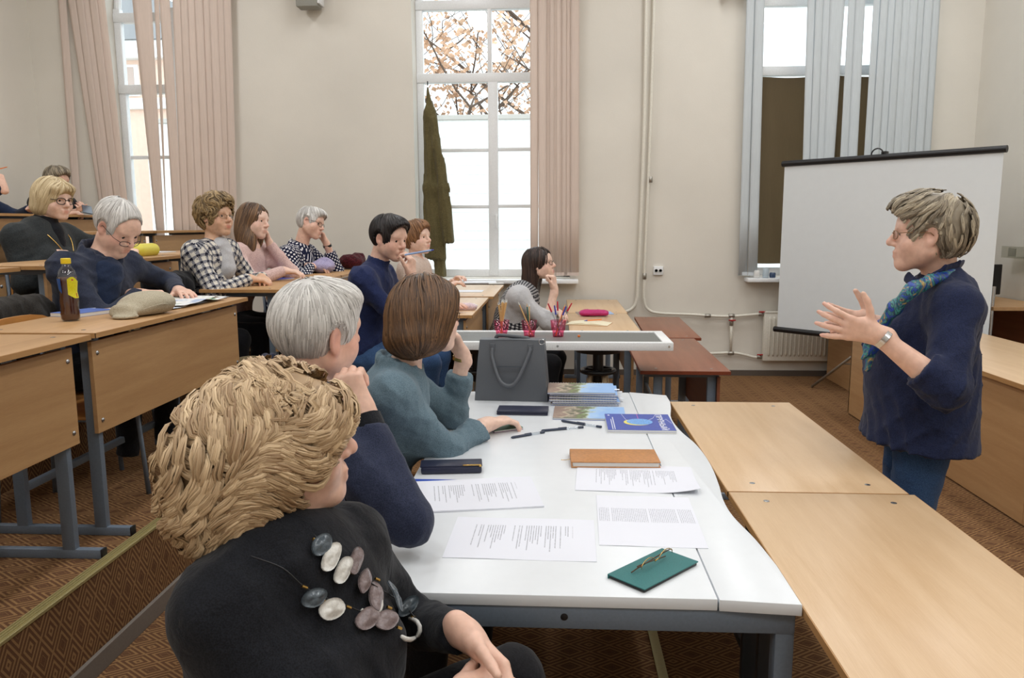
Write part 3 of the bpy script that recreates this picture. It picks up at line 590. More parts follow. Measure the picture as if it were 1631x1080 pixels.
# ------------------------------------------------------------------ implicit-surface modeller for people and soft things
def V3(*a): return np.array(a if len(a) > 1 else a[0], float)
def unit(v): v = np.asarray(v, float); return v / (np.linalg.norm(v) + 1e-12)
class SDF:
    def __init__(s): s.p = []
    def cap(s, a, b, ra, rb=None, k=0.02, sq=None, op=1, flat=False):
        # tapered limb; sq = (axis, factor) widens the section along an axis; flat = cut square at b
        a, b = V3(a), V3(b); rb = ra if rb is None else rb
        f = max(1.0, sq[1]) if sq else 1.0
        s.p.append(dict(t=0, a=a, b=b, ra=ra, rb=rb, k=k, sq=(unit(sq[0]), sq[1]) if sq else None, op=op, flat=flat, c=(a + b) / 2, R=np.linalg.norm(b - a) / 2 + max(ra, rb) * f)); return s
    def ell(s, c, r, ax=None, k=0.02, op=1):
        c = V3(c); ax = np.eye(3) if ax is None else np.array(ax, float)
        s.p.append(dict(t=1, c=c, r=V3(r), ax=ax, k=k, op=op, R=max(r))); return s
    def plane(s, n, o, k=0.004):   # keep the side where (p-o).n < 0
        s.p.append(dict(t=2, n=unit(n), o=V3(o), k=k, op=-2, c=None, R=0)); return s
    @staticmethod
    def dist(q, p):
        if q['t'] == 0:
            w = p - q['a']; ba = q['b'] - q['a']; L2 = ba @ ba + 1e-12
            h0 = (w @ ba) / L2; h = np.clip(h0, 0, 1); e = w - h[..., None] * ba
            if q['sq']:
                n, f = q['sq']; e = e - (e @ n)[..., None] * n * (1 - 1 / f)
            d = np.sqrt((e * e).sum(-1)) - (q['ra'] + (q['rb'] - q['ra']) * h)
            if q['flat']: d = np.maximum(d, (h0 - 1) * math.sqrt(L2))
            return d
        if q['t'] == 1:
            e = (p - q['c']) @ q['ax'].T; a = e / q['r']; k0 = np.sqrt((a * a).sum(-1)) + 1e-9; g = e / (q['r'] ** 2)
            return k0 * (k0 - 1) / (np.sqrt((g * g).sum(-1)) + 1e-9)
        return (p - q['o']) @ q['n']
    def ev(s, P, disp=None):
        # P: (n, m, 3) in blocks; primitives act only on blocks in reach
        n = P.shape[0]; c = (P.min(1) + P.max(1)) / 2; hr = np.linalg.norm(P.max(1) - P.min(1), axis=-1) / 2
        D = np.full(P.shape[:2], 0.25)
        for q in s.p:
            if q['c'] is None: idx = np.arange(n)
            else: idx = np.nonzero(np.linalg.norm(c - q['c'], axis=-1) < q["R"] + hr + 0.1)[0]
            if not len(idx): continue
            d = s.dist(q, P[idx]); o = D[idx]; k = q['k']
            if q['op'] == 1:
                h = np.maximum(k - np.abs(o - d), 0) / k; D[idx] = np.minimum(o, d) - h * h * k * .25
            else:
                d2 = -d if q['op'] == -1 else d
                h = np.maximum(k - np.abs(o - d2), 0) / k; D[idx] = np.maximum(o, d2) + h * h * k * .25
        if disp is not None: D = D + disp(P)
        return D
    def val(s, P): return s.ev(np.asarray(P)[:, None, :])[:, 0]
    def grad(s, P, e=0.002):
        P = np.asarray(P); g = np.stack([s.val(P + np.eye(3)[i] * e) - s.val(P - np.eye(3)[i] * e) for i in range(3)], -1)
        return g / (np.linalg.norm(g, axis=-1, keepdims=True) + 1e-9)
    def mesh(s, res, disp=None, smooth=1):
        lo = np.min([q['c'] - q['R'] for q in s.p if q['c'] is not None and q['op'] == 1], 0) - .03
        hi = np.max([q['c'] + q['R'] for q in s.p if q['c'] is not None and q['op'] == 1], 0) + .03
        cs = 4 * res; N = np.ceil((hi - lo) / cs).astype(int) + 1
        # two-level search for the surface
        def near(I, size, B):
            if not len(I): return I
            ctr = lo + (I + .5) * size
            out = []
            for i in range(0, len(ctr), 4096):
                ch = ctr[i:i + 4096]
                out.append(s.ev(ch[:, None, :], disp)[:, 0])
            return I[np.abs(np.concatenate(out)) < 1.45 * size + .012]
        big = 4
        Nb = np.ceil(N / big).astype(int) + 1
        I = np.stack(np.meshgrid(*[np.arange(q) for q in Nb], indexing='ij'), -1).reshape(-1, 3)
        I = near(I, cs * big, 1)
        sub = np.stack(np.meshgrid(*[np.arange(big)] * 3, indexing='ij'), -1).reshape(-1, 3)
        I = (I[:, None, :] * big + sub).reshape(-1, 3)
        I = near(I, cs, 1)
        off = np.stack(np.meshgrid(*[np.arange(5)] * 3, indexing='ij'), -1).reshape(-1, 3)
        cells = []; verts = []; eds = [[], [], []]
        big_n = 2 ** 20
        for i in range(0, len(I), 1500):
            J = I[i:i + 1500]; G = J[:, None, :] * 4 + off
            D = s.ev(lo + G * res, disp).reshape(-1, 5, 5, 5)
            sg = D < 0
            cnt = sum(sg[:, a:a + 4, b:b + 4, c:c + 4].astype(int) for a in (0, 1) for b in (0, 1) for c in (0, 1))
            w = np.nonzero((cnt > 0) & (cnt < 8)); gi = J[w[0]] * 4 + np.stack(w[1:], -1)
            acc = np.zeros((len(w[0]), 3)); m = np.zeros(len(w[0]))
            for ax in range(3):
                for u in (0, 1):
                    for v in (0, 1):
                        o0 = [0, 0, 0]; o0[(ax + 1) % 3] = u; o0[(ax + 2) % 3] = v; o1 = list(o0); o1[ax] = 1
                        d0 = D[w[0], w[1] + o0[0], w[2] + o0[1], w[3] + o0[2]]; d1 = D[w[0], w[1] + o1[0], w[2] + o1[1], w[3] + o1[2]]
                        x = (d0 < 0) != (d1 < 0); t = np.where(x, d0 / np.where(x, d0 - d1, 1), 0)
                        pt = np.tile(np.array(o0, float), (len(t), 1)); pt[:, ax] = t; acc += pt * x[:, None]; m += x
                        if u == 0 and v == 0: eds[ax].append(np.concatenate([gi[x], (d0[x] < 0)[:, None].astype(int)], 1))
            cells.append(gi); verts.append(lo + (gi + acc / m[:, None]) * res)
        cells = np.concatenate(cells); verts = np.concatenate(verts)
        key = lambda g: (g[:, 0].astype(np.int64) + 8) * 4096 * 4096 + (g[:, 1] + 8) * 4096 + g[:, 2] + 8
        K = key(cells); so = np.argsort(K); Ks = K[so]; faces = []
        for ax in range(3):
            E = np.concatenate(eds[ax]); g, sgn = E[:, :3], E[:, 3]; u, v = np.zeros(3, int), np.zeros(3, int); u[(ax + 1) % 3] = 1; v[(ax + 2) % 3] = 1
            ids = []; ok = np.ones(len(g), bool)
            for q in (g, g - u, g - u - v, g - v):
                kk = key(q); pos = np.clip(np.searchsorted(Ks, kk), 0, len(Ks) - 1); ok &= Ks[pos] == kk; ids.append(so[pos])
            f = np.stack(ids, -1)[ok]; sg2 = sgn[ok].astype(bool)
            f[~sg2] = f[~sg2][:, ::-1]; faces.append(f)
        faces = np.concatenate(faces)
        # close any pinholes left at block corners
        e = np.concatenate([faces[:, [0, 1]], faces[:, [1, 2]], faces[:, [2, 3]], faces[:, [3, 0]]]); ke = np.sort(e, 1); kk = ke[:, 0].astype(np.int64) * len(verts) + ke[:, 1]
        uq, first, cnt = np.unique(kk, return_index=True, return_counts=True); bd_ = e[first[cnt == 1]]
        if 0 < len(bd_) < 400:
            nxt = {int(b): int(a) for a, b in bd_}; new = []; ex = []
            while nxt:
                st = next(iter(nxt)); loop = [st]; cur = nxt.pop(st)
                while cur != st and cur in nxt: loop.append(cur); cur = nxt.pop(cur)
                if len(loop) < 4: continue
                if len(loop) % 2: loop = loop[:-1]
                ci = len(verts) + len(ex); ex.append(verts[loop].mean(0))
                for i in range(0, len(loop), 2): new.append((ci, loop[i], loop[(i + 1) % len(loop)], loop[(i + 2) % len(loop)]))
            if new: verts = np.concatenate([verts, np.array(ex)]); faces = np.concatenate([faces, np.array(new)])
        for _ in range(smooth):
            acc = np.zeros_like(verts); m = np.zeros(len(verts))
            for a, b in ((0, 1), (1, 2), (2, 3), (3, 0)):
                np.add.at(acc, faces[:, a], verts[faces[:, b]]); np.add.at(acc, faces[:, b], verts[faces[:, a]]); np.add.at(m, faces[:, a], 1); np.add.at(m, faces[:, b], 1)
            verts = verts * .5 + .5 * acc / np.maximum(m, 1)[:, None]
        return verts, faces
    def uv(s, verts, faces):
        # limb-wise wrap: length along the limb and distance round it
        prim = [q for q in s.p if q['op'] == 1 and q['t'] == 0]
        fc = verts[faces].mean(1); best = np.full(len(fc), 9e9); bi = np.zeros(len(fc), int)
        for i, q in enumerate(prim):
            d = s.dist(q, fc); w = d < best; best[w] = d[w]; bi[w] = i
        out = np.zeros((len(faces), 4, 2))
        for i, q in enumerate(prim):
            m = np.nonzero(bi == i)[0]
            if not len(m): continue
            ba = q['b'] - q['a']; L = np.linalg.norm(ba); z = ba / (L + 1e-9)
            if L < .02: z = V3(0, 0, 1)
            x = unit(np.cross(z, [0.13, 0.2, 1.0] if abs(z[2]) < .8 else [0.0, 1.0, 0.1])); y = np.cross(z, x)
            P = verts[faces[m]] - q['a']; X, Y = P @ x, P @ y; th = np.arctan2(Y, X); th = th[:, :1] + (th - th[:, :1] + PI) % (2 * PI) - PI
            R = (q['ra'] + q['rb']) / 2 * (1.25 if q['sq'] else 1.0)
            out[m, :, 0] = th * R; out[m, :, 1] = P @ z
        return out
def sdf_obj(S, name, mat, parent, res, disp=None, smooth=1, uv=False, origin=(0, 0, 0), colfn=None):
    v, f = S.mesh(res, disp, smooth)
    return np_obj(name, v - np.array(origin), f, mat, parent, S.uv(v, f) if uv else None, colfn(v) if colfn else None)
def np_obj(name, v, f, mat, parent, uvs=None, col=None, attr='tint'):
    me = bpy.data.meshes.new(name); n, m = len(v), len(f); kk = f.shape[1]
    me.vertices.add(n); me.vertices.foreach_set('co', np.ascontiguousarray(v, dtype=np.float32).ravel())
    me.loops.add(m * kk); me.loops.foreach_set('vertex_index', f.astype(np.int32).ravel())
    me.polygons.add(m); me.polygons.foreach_set('loop_start', np.arange(0, m * kk, kk, dtype=np.int32))
    me.polygons.foreach_set('use_smooth', np.ones(m, bool))
    if uvs is not None:
        ul = me.uv_layers.new(name='wrap'); ul.data.foreach_set('uv', uvs.astype(np.float32).ravel())
    if col is not None:
        ca = me.color_attributes.new(attr, 'FLOAT_COLOR', 'POINT'); c4 = np.ones((n, 4), np.float32); c4[:, :3] = col; ca.data.foreach_set('color', c4.ravel())
    me.update(calc_edges=True); me.validate()
    me.materials.append(mat); o = bpy.data.objects.new(name, me); C.objects.link(o)
    if parent: o.parent = parent
    return o
class Wob:   # soft wrinkles: a few ridged waves
    def __init__(s, amp, freq, seed=0, n=5, aniso=(1, 1, 1)):
        r = np.random.default_rng(seed); d = r.normal(size=(n, 3)); d /= np.linalg.norm(d, axis=1)[:, None]
        s.k = d * np.array(aniso) * freq * r.uniform(.6, 1.6, (n, 1)); s.ph = r.uniform(0, 6.28, n); s.amp = amp; s.n = n
    def __call__(s, P):
        o = 0
        f = np.abs(np.sin(P @ s.k[0] * .23 + s.ph[0])) 
        w = 0.5 * np.sin(P[..., 0] * 17 + P[..., 2] * 11)
        for k, ph in zip(s.k, s.ph): o = o + (1 - np.abs(np.sin(P @ k + ph + w))) ** 2
        return -s.amp * 1.6 * (o / s.n - .25) * (.35 + .9 * f)
def M_skin(name, col, rough=0.45):
    m, t, b = nt(name); v = coords(t); n = nd(t, 'ShaderNodeTexNoise'); n.inputs['Scale'].default_value = 55; n.inputs['Detail'].default_value = 4; t.links.new(v, n.inputs[0])
    at_ = nd(t, 'ShaderNodeVertexColor'); at_.layer_name = 'tint'
    r = ramp(t, [(0.3, (0.9, 0.86, 0.84)), (0.7, (1.05, 1.04, 1.03))]); t.links.new(n.outputs[0], r.inputs[0])
    mx = nd(t, 'ShaderNodeMix', data_type='RGBA', blend_type='MULTIPLY'); mx.inputs[0].default_value = 1; mx.inputs[6].default_value = rgba(col); t.links.new(at_.outputs[0], mx.inputs[7])
    m2 = nd(t, 'ShaderNodeMix', data_type='RGBA', blend_type='MULTIPLY'); m2.inputs[0].default_value = 1; t.links.new(mx.outputs[2], m2.inputs[6]); t.links.new(r.outputs[0], m2.inputs[7])
    t.links.new(m2.outputs[2], b.inputs['Base Color']); b.inputs['Roughness'].default_value = rough
    b.inputs['Subsurface Weight'].default_value = 0.12; b.inputs['Subsurface Radius'].default_value = (0.012, 0.005, 0.003); b.inputs['Subsurface Scale'].default_value = 0.6
    n2 = nd(t, 'ShaderNodeTexNoise'); n2.inputs['Scale'].default_value = 220; t.links.new(v, n2.inputs[0]); bump(t, b, n2.outputs[0], 0.12, 0.001); return m
def M_hair(name, dark, light, rough=0.42):
    m, t, b = nt(name); at_ = nd(t, 'ShaderNodeVertexColor'); at_.layer_name = 'tint'
    sp = nd(t, 'ShaderNodeSeparateColor'); t.links.new(at_.outputs[0], sp.inputs[0])
    r = ramp(t, [(0.0, dark), (0.55, [(a + c) / 2 for a, c in zip(dark, light)]), (1.0, light)]); t.links.new(sp.outputs[0], r.inputs[0]); t.links.new(r.outputs[0], b.inputs['Base Color'])
    b.inputs['Roughness'].default_value = rough; b.inputs['Specular IOR Level'].default_value = 0.4; return m
SCLERA, T_, B_ = nt('eye_white')
_c = coords(T_); _s = nd(T_, 'ShaderNodeSeparateXYZ'); T_.links.new(_c, _s.inputs[0])
_r = ramp(T_, [(0.0, srgb(228, 218, 210)), (0.60, srgb(226, 216, 208)), (0.66, srgb(88, 78, 66)), (0.87, srgb(74, 66, 58)), (0.9, srgb(12, 10, 10))]); T_.links.new(mth(T_, 'MULTIPLY_ADD', _s.outputs[0], 40.0, 0.5), _r.inputs[0])
T_.links.new(_r.outputs[0], B_.inputs['Base Color']); B_.inputs['Roughness'].default_value = 0.1
# ------------------------------------------------------------------ people
def rot_axis(v, ax, a):
    ax = unit(ax); return v * math.cos(a) + np.cross(ax, v) * math.sin(a) + ax * (ax @ v) * (1 - math.cos(a))
def head_frame(yaw, pitch=0, roll=0):
    y, p = math.radians(yaw), math.radians(pitch); F = V3(math.cos(y) * math.cos(p), math.sin(y) * math.cos(p), math.sin(p))
    L = unit(np.cross([0, 0, 1], F)); U = np.cross(F, L)
    r = math.radians(roll); return F, rot_axis(L, F, r), rot_axis(U, F, r)      # forward, left, up
def add_head(S, c, fr, s=1.0, fat=0.0, nose=1.0, male=False):
    F, L, U = fr; A = np.array([L, F, U]); P = lambda l, f, u: c + s * (L * l + F * f + U * u)
    E = lambda l, f, u, r, k=.02, op=1: S.ell(P(l, f, u), np.array(r) * s, A, k * s, op)
    E(0, -.012, .028, (.075, .097, .088)); E(0, .028, -.03, (.06 + fat * .4, .062, .082), .03)
    E(0, .05, .035, (.062, .045, .05), .03)
    S.cap(P(-.05 - fat * .4, .0, -.055), P(-.016, .07, -.098), .024 * s, .02 * s, .03 * s); S.cap(P(.05 + fat * .4, .0, -.055), P(.016, .07, -.098), .024 * s, .02 * s, .03 * s)
    E(0, .072, -.098, (.022, .02, .018), .02)
    for g in (-1, 1):
        E(g * (.042 + fat * .3), .06, -.035, (.026 + fat * .3, .026, .03), .025)
        E(g * .034, .098, .004, (.019, .016, .013), .012, -1)
    E(0, .069, -.06, (.036, .027, .034), .02)
    for g in (-1, 1): E(g * .040, .034, -.05, (.02, .034, .034), .03)
    S.cap(P(-.04, .078, .024), P(.04, .078, .024), .0125 * s, k=.016 * s)
    for g in (-1, 1):
        E(g * .0335, .0765, .002, (.0175, .0145, .0135), .004)
        E(g * .0335, .0945, .0005, (.0135, .012, .0058), .003, -1)
    S.cap(P(0, .088, .016), P(0, .112 + .006 * (nose - 1), -.022), .0085 * s, .0115 * s * nose, .012 * s); E(0, .113, -.029, (.013 * nose, .013, .011), .008)
    for g in (-1, 1): E(g * .013, .1, -.034, (.0085, .011, .0085), .006)
    S.cap(P(-.019, .0955, -.0605), P(.019, .0955, -.0605), .0072 * s, k=.008 * s, sq=(F, 1.2)); S.cap(P(-.016, .0945, -.0725), P(.016, .0945, -.0725), .0082 * s, k=.008 * s)
    S.cap(P(-.024, .106, -.0665), P(.024, .106, -.0665), .0032 * s, k=.006 * s, op=-1)
    for g in (-1, 1):
        ear = np.array([unit(L + F * .35 * g), unit(F - L * .35 * g), U]); q = P(g * .079, -.006, -.004)
        S.ell(q, np.array([.008, .019, .033]) * s, ear, .008 * s); S.ell(q + L * g * .006 * s + F * .003 * s, np.array([.006, .011, .021]) * s, ear, .006 * s, -1)
        S.ell(P(g * .075, .002, -.03), np.array([.008, .009, .012]) * s, ear, .01 * s)
def hand(S, w, d, n, side, pose='relaxed', s=1.0, curls=None, spread=None, thumb=None):
    d = unit(d); n = unit(n - d * (np.asarray(n) @ d)); t = np.cross(d, n) if side == 'R' else np.cross(n, d)
    cu = {'flat': (12, 12, 8), 'relaxed': (28, 34, 20), 'fist': (78, 92, 55), 'open': (8, 14, 10), 'pen': (52, 58, 30), 'cheek': (35, 45, 25), 'loose': (48, 62, 35)}[pose] if curls is None else curls
    spd = {'open': 13, 'flat': 5}.get(pose, 3) if spread is None else spread
    base = [(.030, .092, 1.0), (.010, .096, 1.08), (-.010, .092, 1.0), (-.028, .083, .8)]
    S.cap(w - d * .03 * s, w + d * .02 * s, .026 * s, .024 * s, .02 * s, sq=(t, 1.15))
    tips = []
    for i, (o, f, l) in enumerate(base):
        b = w + s * (d * f + t * o); S.cap(w + s * (d * .018 + t * o * .55), b, .0155 * s, .0115 * s, .014 * s)
        a = math.radians(spd * (1.5 - i)); cc = cu[i] if isinstance(cu[0], tuple) else cu
        dd = unit(d * math.cos(a) + t * math.sin(a)); ax = unit(np.cross(dd, n)); p = b; ang = 0
        for L_, r0, r1, c_ in zip((.044, .027, .021), (.0102, .0092, .0083), (.0092, .0083, .007), cc):
            ang += math.radians(c_); q = p + rot_axis(dd, ax, ang) * L_ * l * s; S.cap(p, q, r0 * s, r1 * s, .004 * s); p = q
        tips.append(p)
    S.ell(w + s * (d * .04 + t * .024 + n * .012), np.array([.02, .03, .016]) * s, np.array([t, d, n]), .014 * s)
    tv = thumb or (.75, .6, .25); b = w + s * (d * .028 + t * .03 + n * .006); dd = unit(d * tv[0] + t * tv[1] + n * tv[2]); S.cap(w + s * d * .01, b, .015 * s, .0145 * s, .012 * s)
    p = b; bend = unit(d * .9 + n * .35 + t * .05)
    for j, (L_, r0, r1) in enumerate(((.04, .0135, .0115), (.031, .0112, .0105), (.024, .0102, .0082))):
        q = p + dd * L_ * s; S.cap(p, q, r0 * s, r1 * s, .004 * s); p = q; dd = unit(dd * .85 + bend * .22)
    return tips
def ik(sh, wr, l1, l2, pole):
    v = wr - sh; D = np.linalg.norm(v)
    if D > (l1 + l2) * .995: wr = sh + v / D * (l1 + l2) * .995; v = wr - sh; D = np.linalg.norm(v)
    a = (l1 * l1 - l2 * l2 + D * D) / (2 * D); h = math.sqrt(max(l1 * l1 - a * a, 0)); u = v / D; pl = pole - u * (pole @ u)
    return sh + u * a + unit(pl) * h, wr
class Person: pass
def person(label, pelvis, neck, head, face, headdir, arms, cloth, hair, skin, s=1.0, sw=0.36, build=1.0, belly=0.0, bust=0.0, fat=0.0, nose=1.0, stand=False, knees=None, res=.006, hres=None, zfloor=0.0, legs='trousers', tmat=None, shoe=None, neck_r=.052, sleeve=1.0, group=None, collar=None, hem=None, fold=.004, male=False, eye=True, brow=None, drop=.045, cuff=0, lips=(.85, .62, .6), hs=1.0, turtleneck=False, blush=1.0):
    """pelvis, neck (base of neck), head (middle of skull): world points; face: torso heading in degrees; headdir: (yaw, pitch, roll)."""
    o = Person(); pelvis, neck, head = map(V3, (pelvis, neck, head)); fa = math.radians(face); Fd = V3(math.cos(fa), math.sin(fa), 0); Ld = V3(-Fd[1], Fd[0], 0)
    org = V3(pelvis[0], pelvis[1], zfloor); o.root = thing('person', label, 'person', org, 0, group); o.org = org
    up = unit(neck - pelvis); Fw = unit(Fd - up * (Fd @ up)); fr = head_frame(*headdir); o.fr = fr; o.head = head; o.s = hs; B = SDF(); K = SDF(); o.K = K; o.B = B
    tl = np.linalg.norm(neck - pelvis); A3 = np.array([Ld, Fw, up]); cl = .012
    chest = pelvis + up * tl * .70; waist = pelvis + up * tl * .33; T = K
    def both(fn): fn(K, cl)
    B.cap(chest + up * .06, neck, .07, .06, .05)
    both(lambda S, e: S.ell(pelvis + up * .02, V3(.172, .125, .13) * build + e, A3, .06))
    both(lambda S, e: S.ell(waist + Fw * (belly * .5 - .005), V3(.145 + belly * .35, .102 + belly * .75, .19) * build + e, A3, .08))
    both(lambda S, e: S.ell(chest, V3(.155, .108, .19) * build + e, A3, .07))
    both(lambda S, e: S.ell(chest + up * .06 - Fw * .015, V3(.15, .09, .12) * build + e, A3, .06))
    if bust: both(lambda S, e: [S.ell(chest + Fw * (.085 * build) + Ld * g * .068 - up * .045, V3(.07, .05 + bust, .068) + e * .8, A3, .05) for g in (-1, 1)])
    shs = {}
    for g, nm in ((1, 'L'), (-1, 'R')):
        sh = neck + Ld * g * sw / 2 - up * drop - Fw * .01; shs[nm] = sh
        B.cap(neck - up * .015, sh, .045, .035, .04)
        both(lambda S, e: S.cap(neck - up * .025 - Fw * .02, sh - Ld * g * .02, .034 * build + e, .05 * build + e, .04))
        both(lambda S, e: S.cap(sh - Ld * g * .015, chest + Ld * g * .085 - up * .04, .055 * build + e, .07 * build + e, .06))
    o.sh = shs
    B.cap(neck - up * .03, neck * .25 + head * .75 - fr[0] * .022 * hs - fr[2] * .02, neck_r * 1.04, neck_r * .96, .03, sq=None)
    if turtleneck: K.cap(neck - up * .03, neck * .5 + head * .5 - fr[0] * .02 - fr[2] * .03, neck_r * 1.12 + .006, neck_r * 1.05 + .006, .02, flat=True)
    add_head(B, head, fr, hs, fat, nose, male)
    l1, l2 = .285 * s, .25 * s; o.hands = {}; o.elb = {}
    for nm in ('L', 'R'):
        a = arms.get(nm)
        if not a: continue
        wr = V3(a['w']); el, wr = ik(shs[nm], wr, l1 * a.get('l', 1), l2 * a.get('l', 1), V3(a.get('pole', (0, 0, -1)))); o.elb[nm] = el; sl = a.get('sleeve', sleeve); rr = build * a.get('r', 1.0)
        B.cap(shs[nm], el, .032, .034 * rr, .03); B.cap(el, wr, .038 * rr, .0255, .02)
        K.cap(shs[nm], el, .058 * rr, .050 * rr, .05)
        end = el + (wr - el) * sl; K.cap(el, end, .050 * rr, (.033 + (1 - sl) * .02) * rr + .004, .03, flat=True)
        if cuff: K.cap(el + (wr - el) * (sl - cuff), end, .05 * rr + .002, .05 * rr + .004, .006, flat=True)
        hd = unit(V3(a.get('d', wr - el))); hn = V3(a.get('n', (0, 0, -1)))
        o.hands[nm] = hand(B, wr, hd, hn, nm, a.get('pose', 'relaxed'), a.get('hs', .97) * s, a.get('curls'), a.get('spread'), a.get('thumb')); setattr(o, 'w' + nm, wr)
    # legs
    Q = SDF(); lg = []
    for g in (1, -1):
        hp = pelvis + Ld * g * .085 - up * .02
        if stand: kn = V3(hp[0], hp[1], zfloor + .49 * s) + Fd * .03 + Ld * g * .01; an = V3(hp[0], hp[1], zfloor + .08) + Ld * g * .02
        else:
            kn = (hp + Fd * .42 * s + Ld * g * .05) if knees is None else V3(knees[0 if g == 1 else 1]); kn[2] = min(kn[2], hp[2] + .02) if knees is None else kn[2]; an = V3(kn[0], kn[1], zfloor + .08) - Fd * .04
        lg.append((hp, kn, an))
        if not tmat: B.cap(hp, kn, .07 * build, .05, .03); B.cap(kn, an, .045, .033, .02)
        th = .098 * build if stand else .088 * build
        Q.cap(hp, kn, th, .064 * build, .04); Q.cap(kn, an, .062 * build, .052, .03, flat=True)
    Q.ell(pelvis + up * .015, V3(.175, .13, .13) * build, A3, .05)
    o.lg = lg
    if not stand: Q.cap(pelvis - up * .02, pelvis + Fd * .1, .12 * build, .1 * build, .04, sq=(Ld, 1.35))
    if hem is not None:
        K.cap(waist, pelvis - up * hem[0], .135 * build, hem[1] * build, .06, sq=(Ld, 1.3), flat=True)
    if collar:
        rr, hh, wd = collar; q0 = neck + up * .028; cdir = unit(head - neck)
        for i in range(14):
            a0, a1 = [math.radians(28 + (304) * j / 14) for j in (i, i + 1)]
            f = lambda a: q0 + (Fw * math.cos(a) + Ld * math.sin(a) * 1.08) * rr - Fw * .012 + up * (hh * (-math.cos(a)) * .8)
            K.cap(f(a0), f(a1), wd, wd, .01, sq=(up, 2.2))
    wob = Wob(fold * 1.5, 44, seed=int(abs(pelvis[0] * 100 + pelvis[1] * 37)) % 999)
    cm = head - fr[2] * .12 * hs; o.eyes = []
    def tint(v):
        c = np.ones((len(v), 3)); e = (v + org - head) @ np.array([fr[1], fr[0], fr[2]]).T / hs
        def g(l, f, u, r): return np.exp(-(((e - np.array([l, f, u])) / r) ** 2).sum(-1))[:, None]
        lip = np.clip((g(0, .1, -.0615, (.019, .02, .0052)) + g(0, .1, -.0725, (.016, .02, .0056))) * 1.5, 0, 1)
        c = c * (1 - lip) + lip * np.array(lips)
        red = (g(.05, .06, -.025, (.024, .03, .024)) + g(-.05, .06, -.025, (.024, .03, .024)) + g(0, .115, -.026, (.016, .02, .016)) * .8 + (g(.08, -.005, 0, (.014, .026, .04)) + g(-.08, -.005, 0, (.014, .026, .04)))) * blush
        c = c * (1 - np.clip(red, 0, 1) * np.array([.02, .17, .16]))
        for nm in o.hands:
            for tp in o.hands[nm]: c = c * (1 - np.exp(-((v + org - tp) ** 2).sum(-1) / .015 ** 2)[:, None] * np.array([.02, .14, .12]))
        return c
    v, f = B.mesh(hres or res * .8, None, 1); v = v - org; np_obj('body', v, f, skin, o.root, None, tint(v))
    def cloth_obj(S, nm, mt, rs, w=True, uv=True): return sdf_obj(S, nm, mt, o.root, rs, wob if w else None, 1, uv, org)
    o.cloth = cloth_obj
    if cloth: cloth_obj(K, cloth[0], cloth[1], res)
    if tmat: cloth_obj(Q, legs, tmat, .016)
    if shoe:
        for hp, kn, an in lg: sdf_obj(SDF().ell(an - V3(0, 0, .035) + Fd * .07, (.045, .13, .045), np.array([Ld, Fd, [0, 0, 1]])), 'shoe', shoe, o.root, .012, None, 1, False, org)
    if eye:
        for g in (-1, 1):
            c = head + hs * (fr[1] * g * .0335 + fr[0] * .0778 + fr[2] * .0012); e = MB().lathe([(.0115 * math.sin(a), -.0115 * math.cos(a)) for a in np.linspace(.02, PI - .02, 11)], 16).build('eye', SCLERA, o.root, 2)
            Mx = Matrix([[fr[0][i], fr[1][i], fr[2][i], (c - org)[i]] for i in range(3)] + [[0, 0, 0, 1]]); e.matrix_local = Mx; e.scale = (hs, hs, hs)
    if brow:
        for g in (-1, 1):
            pts = [head + hs * (fr[1] * g * l + fr[0] * f_ + fr[2] * u) - org for l, f_, u in ((.014, .0925, .021), (.026, .091, .0255), (.038, .084, .026), (.05, .07, .021))]
            MB().tube(pts, [.0028 * hs, .0038 * hs, .0034 * hs, .0015 * hs], 6).build('eyebrow', brow, o.root, 2)
    return o
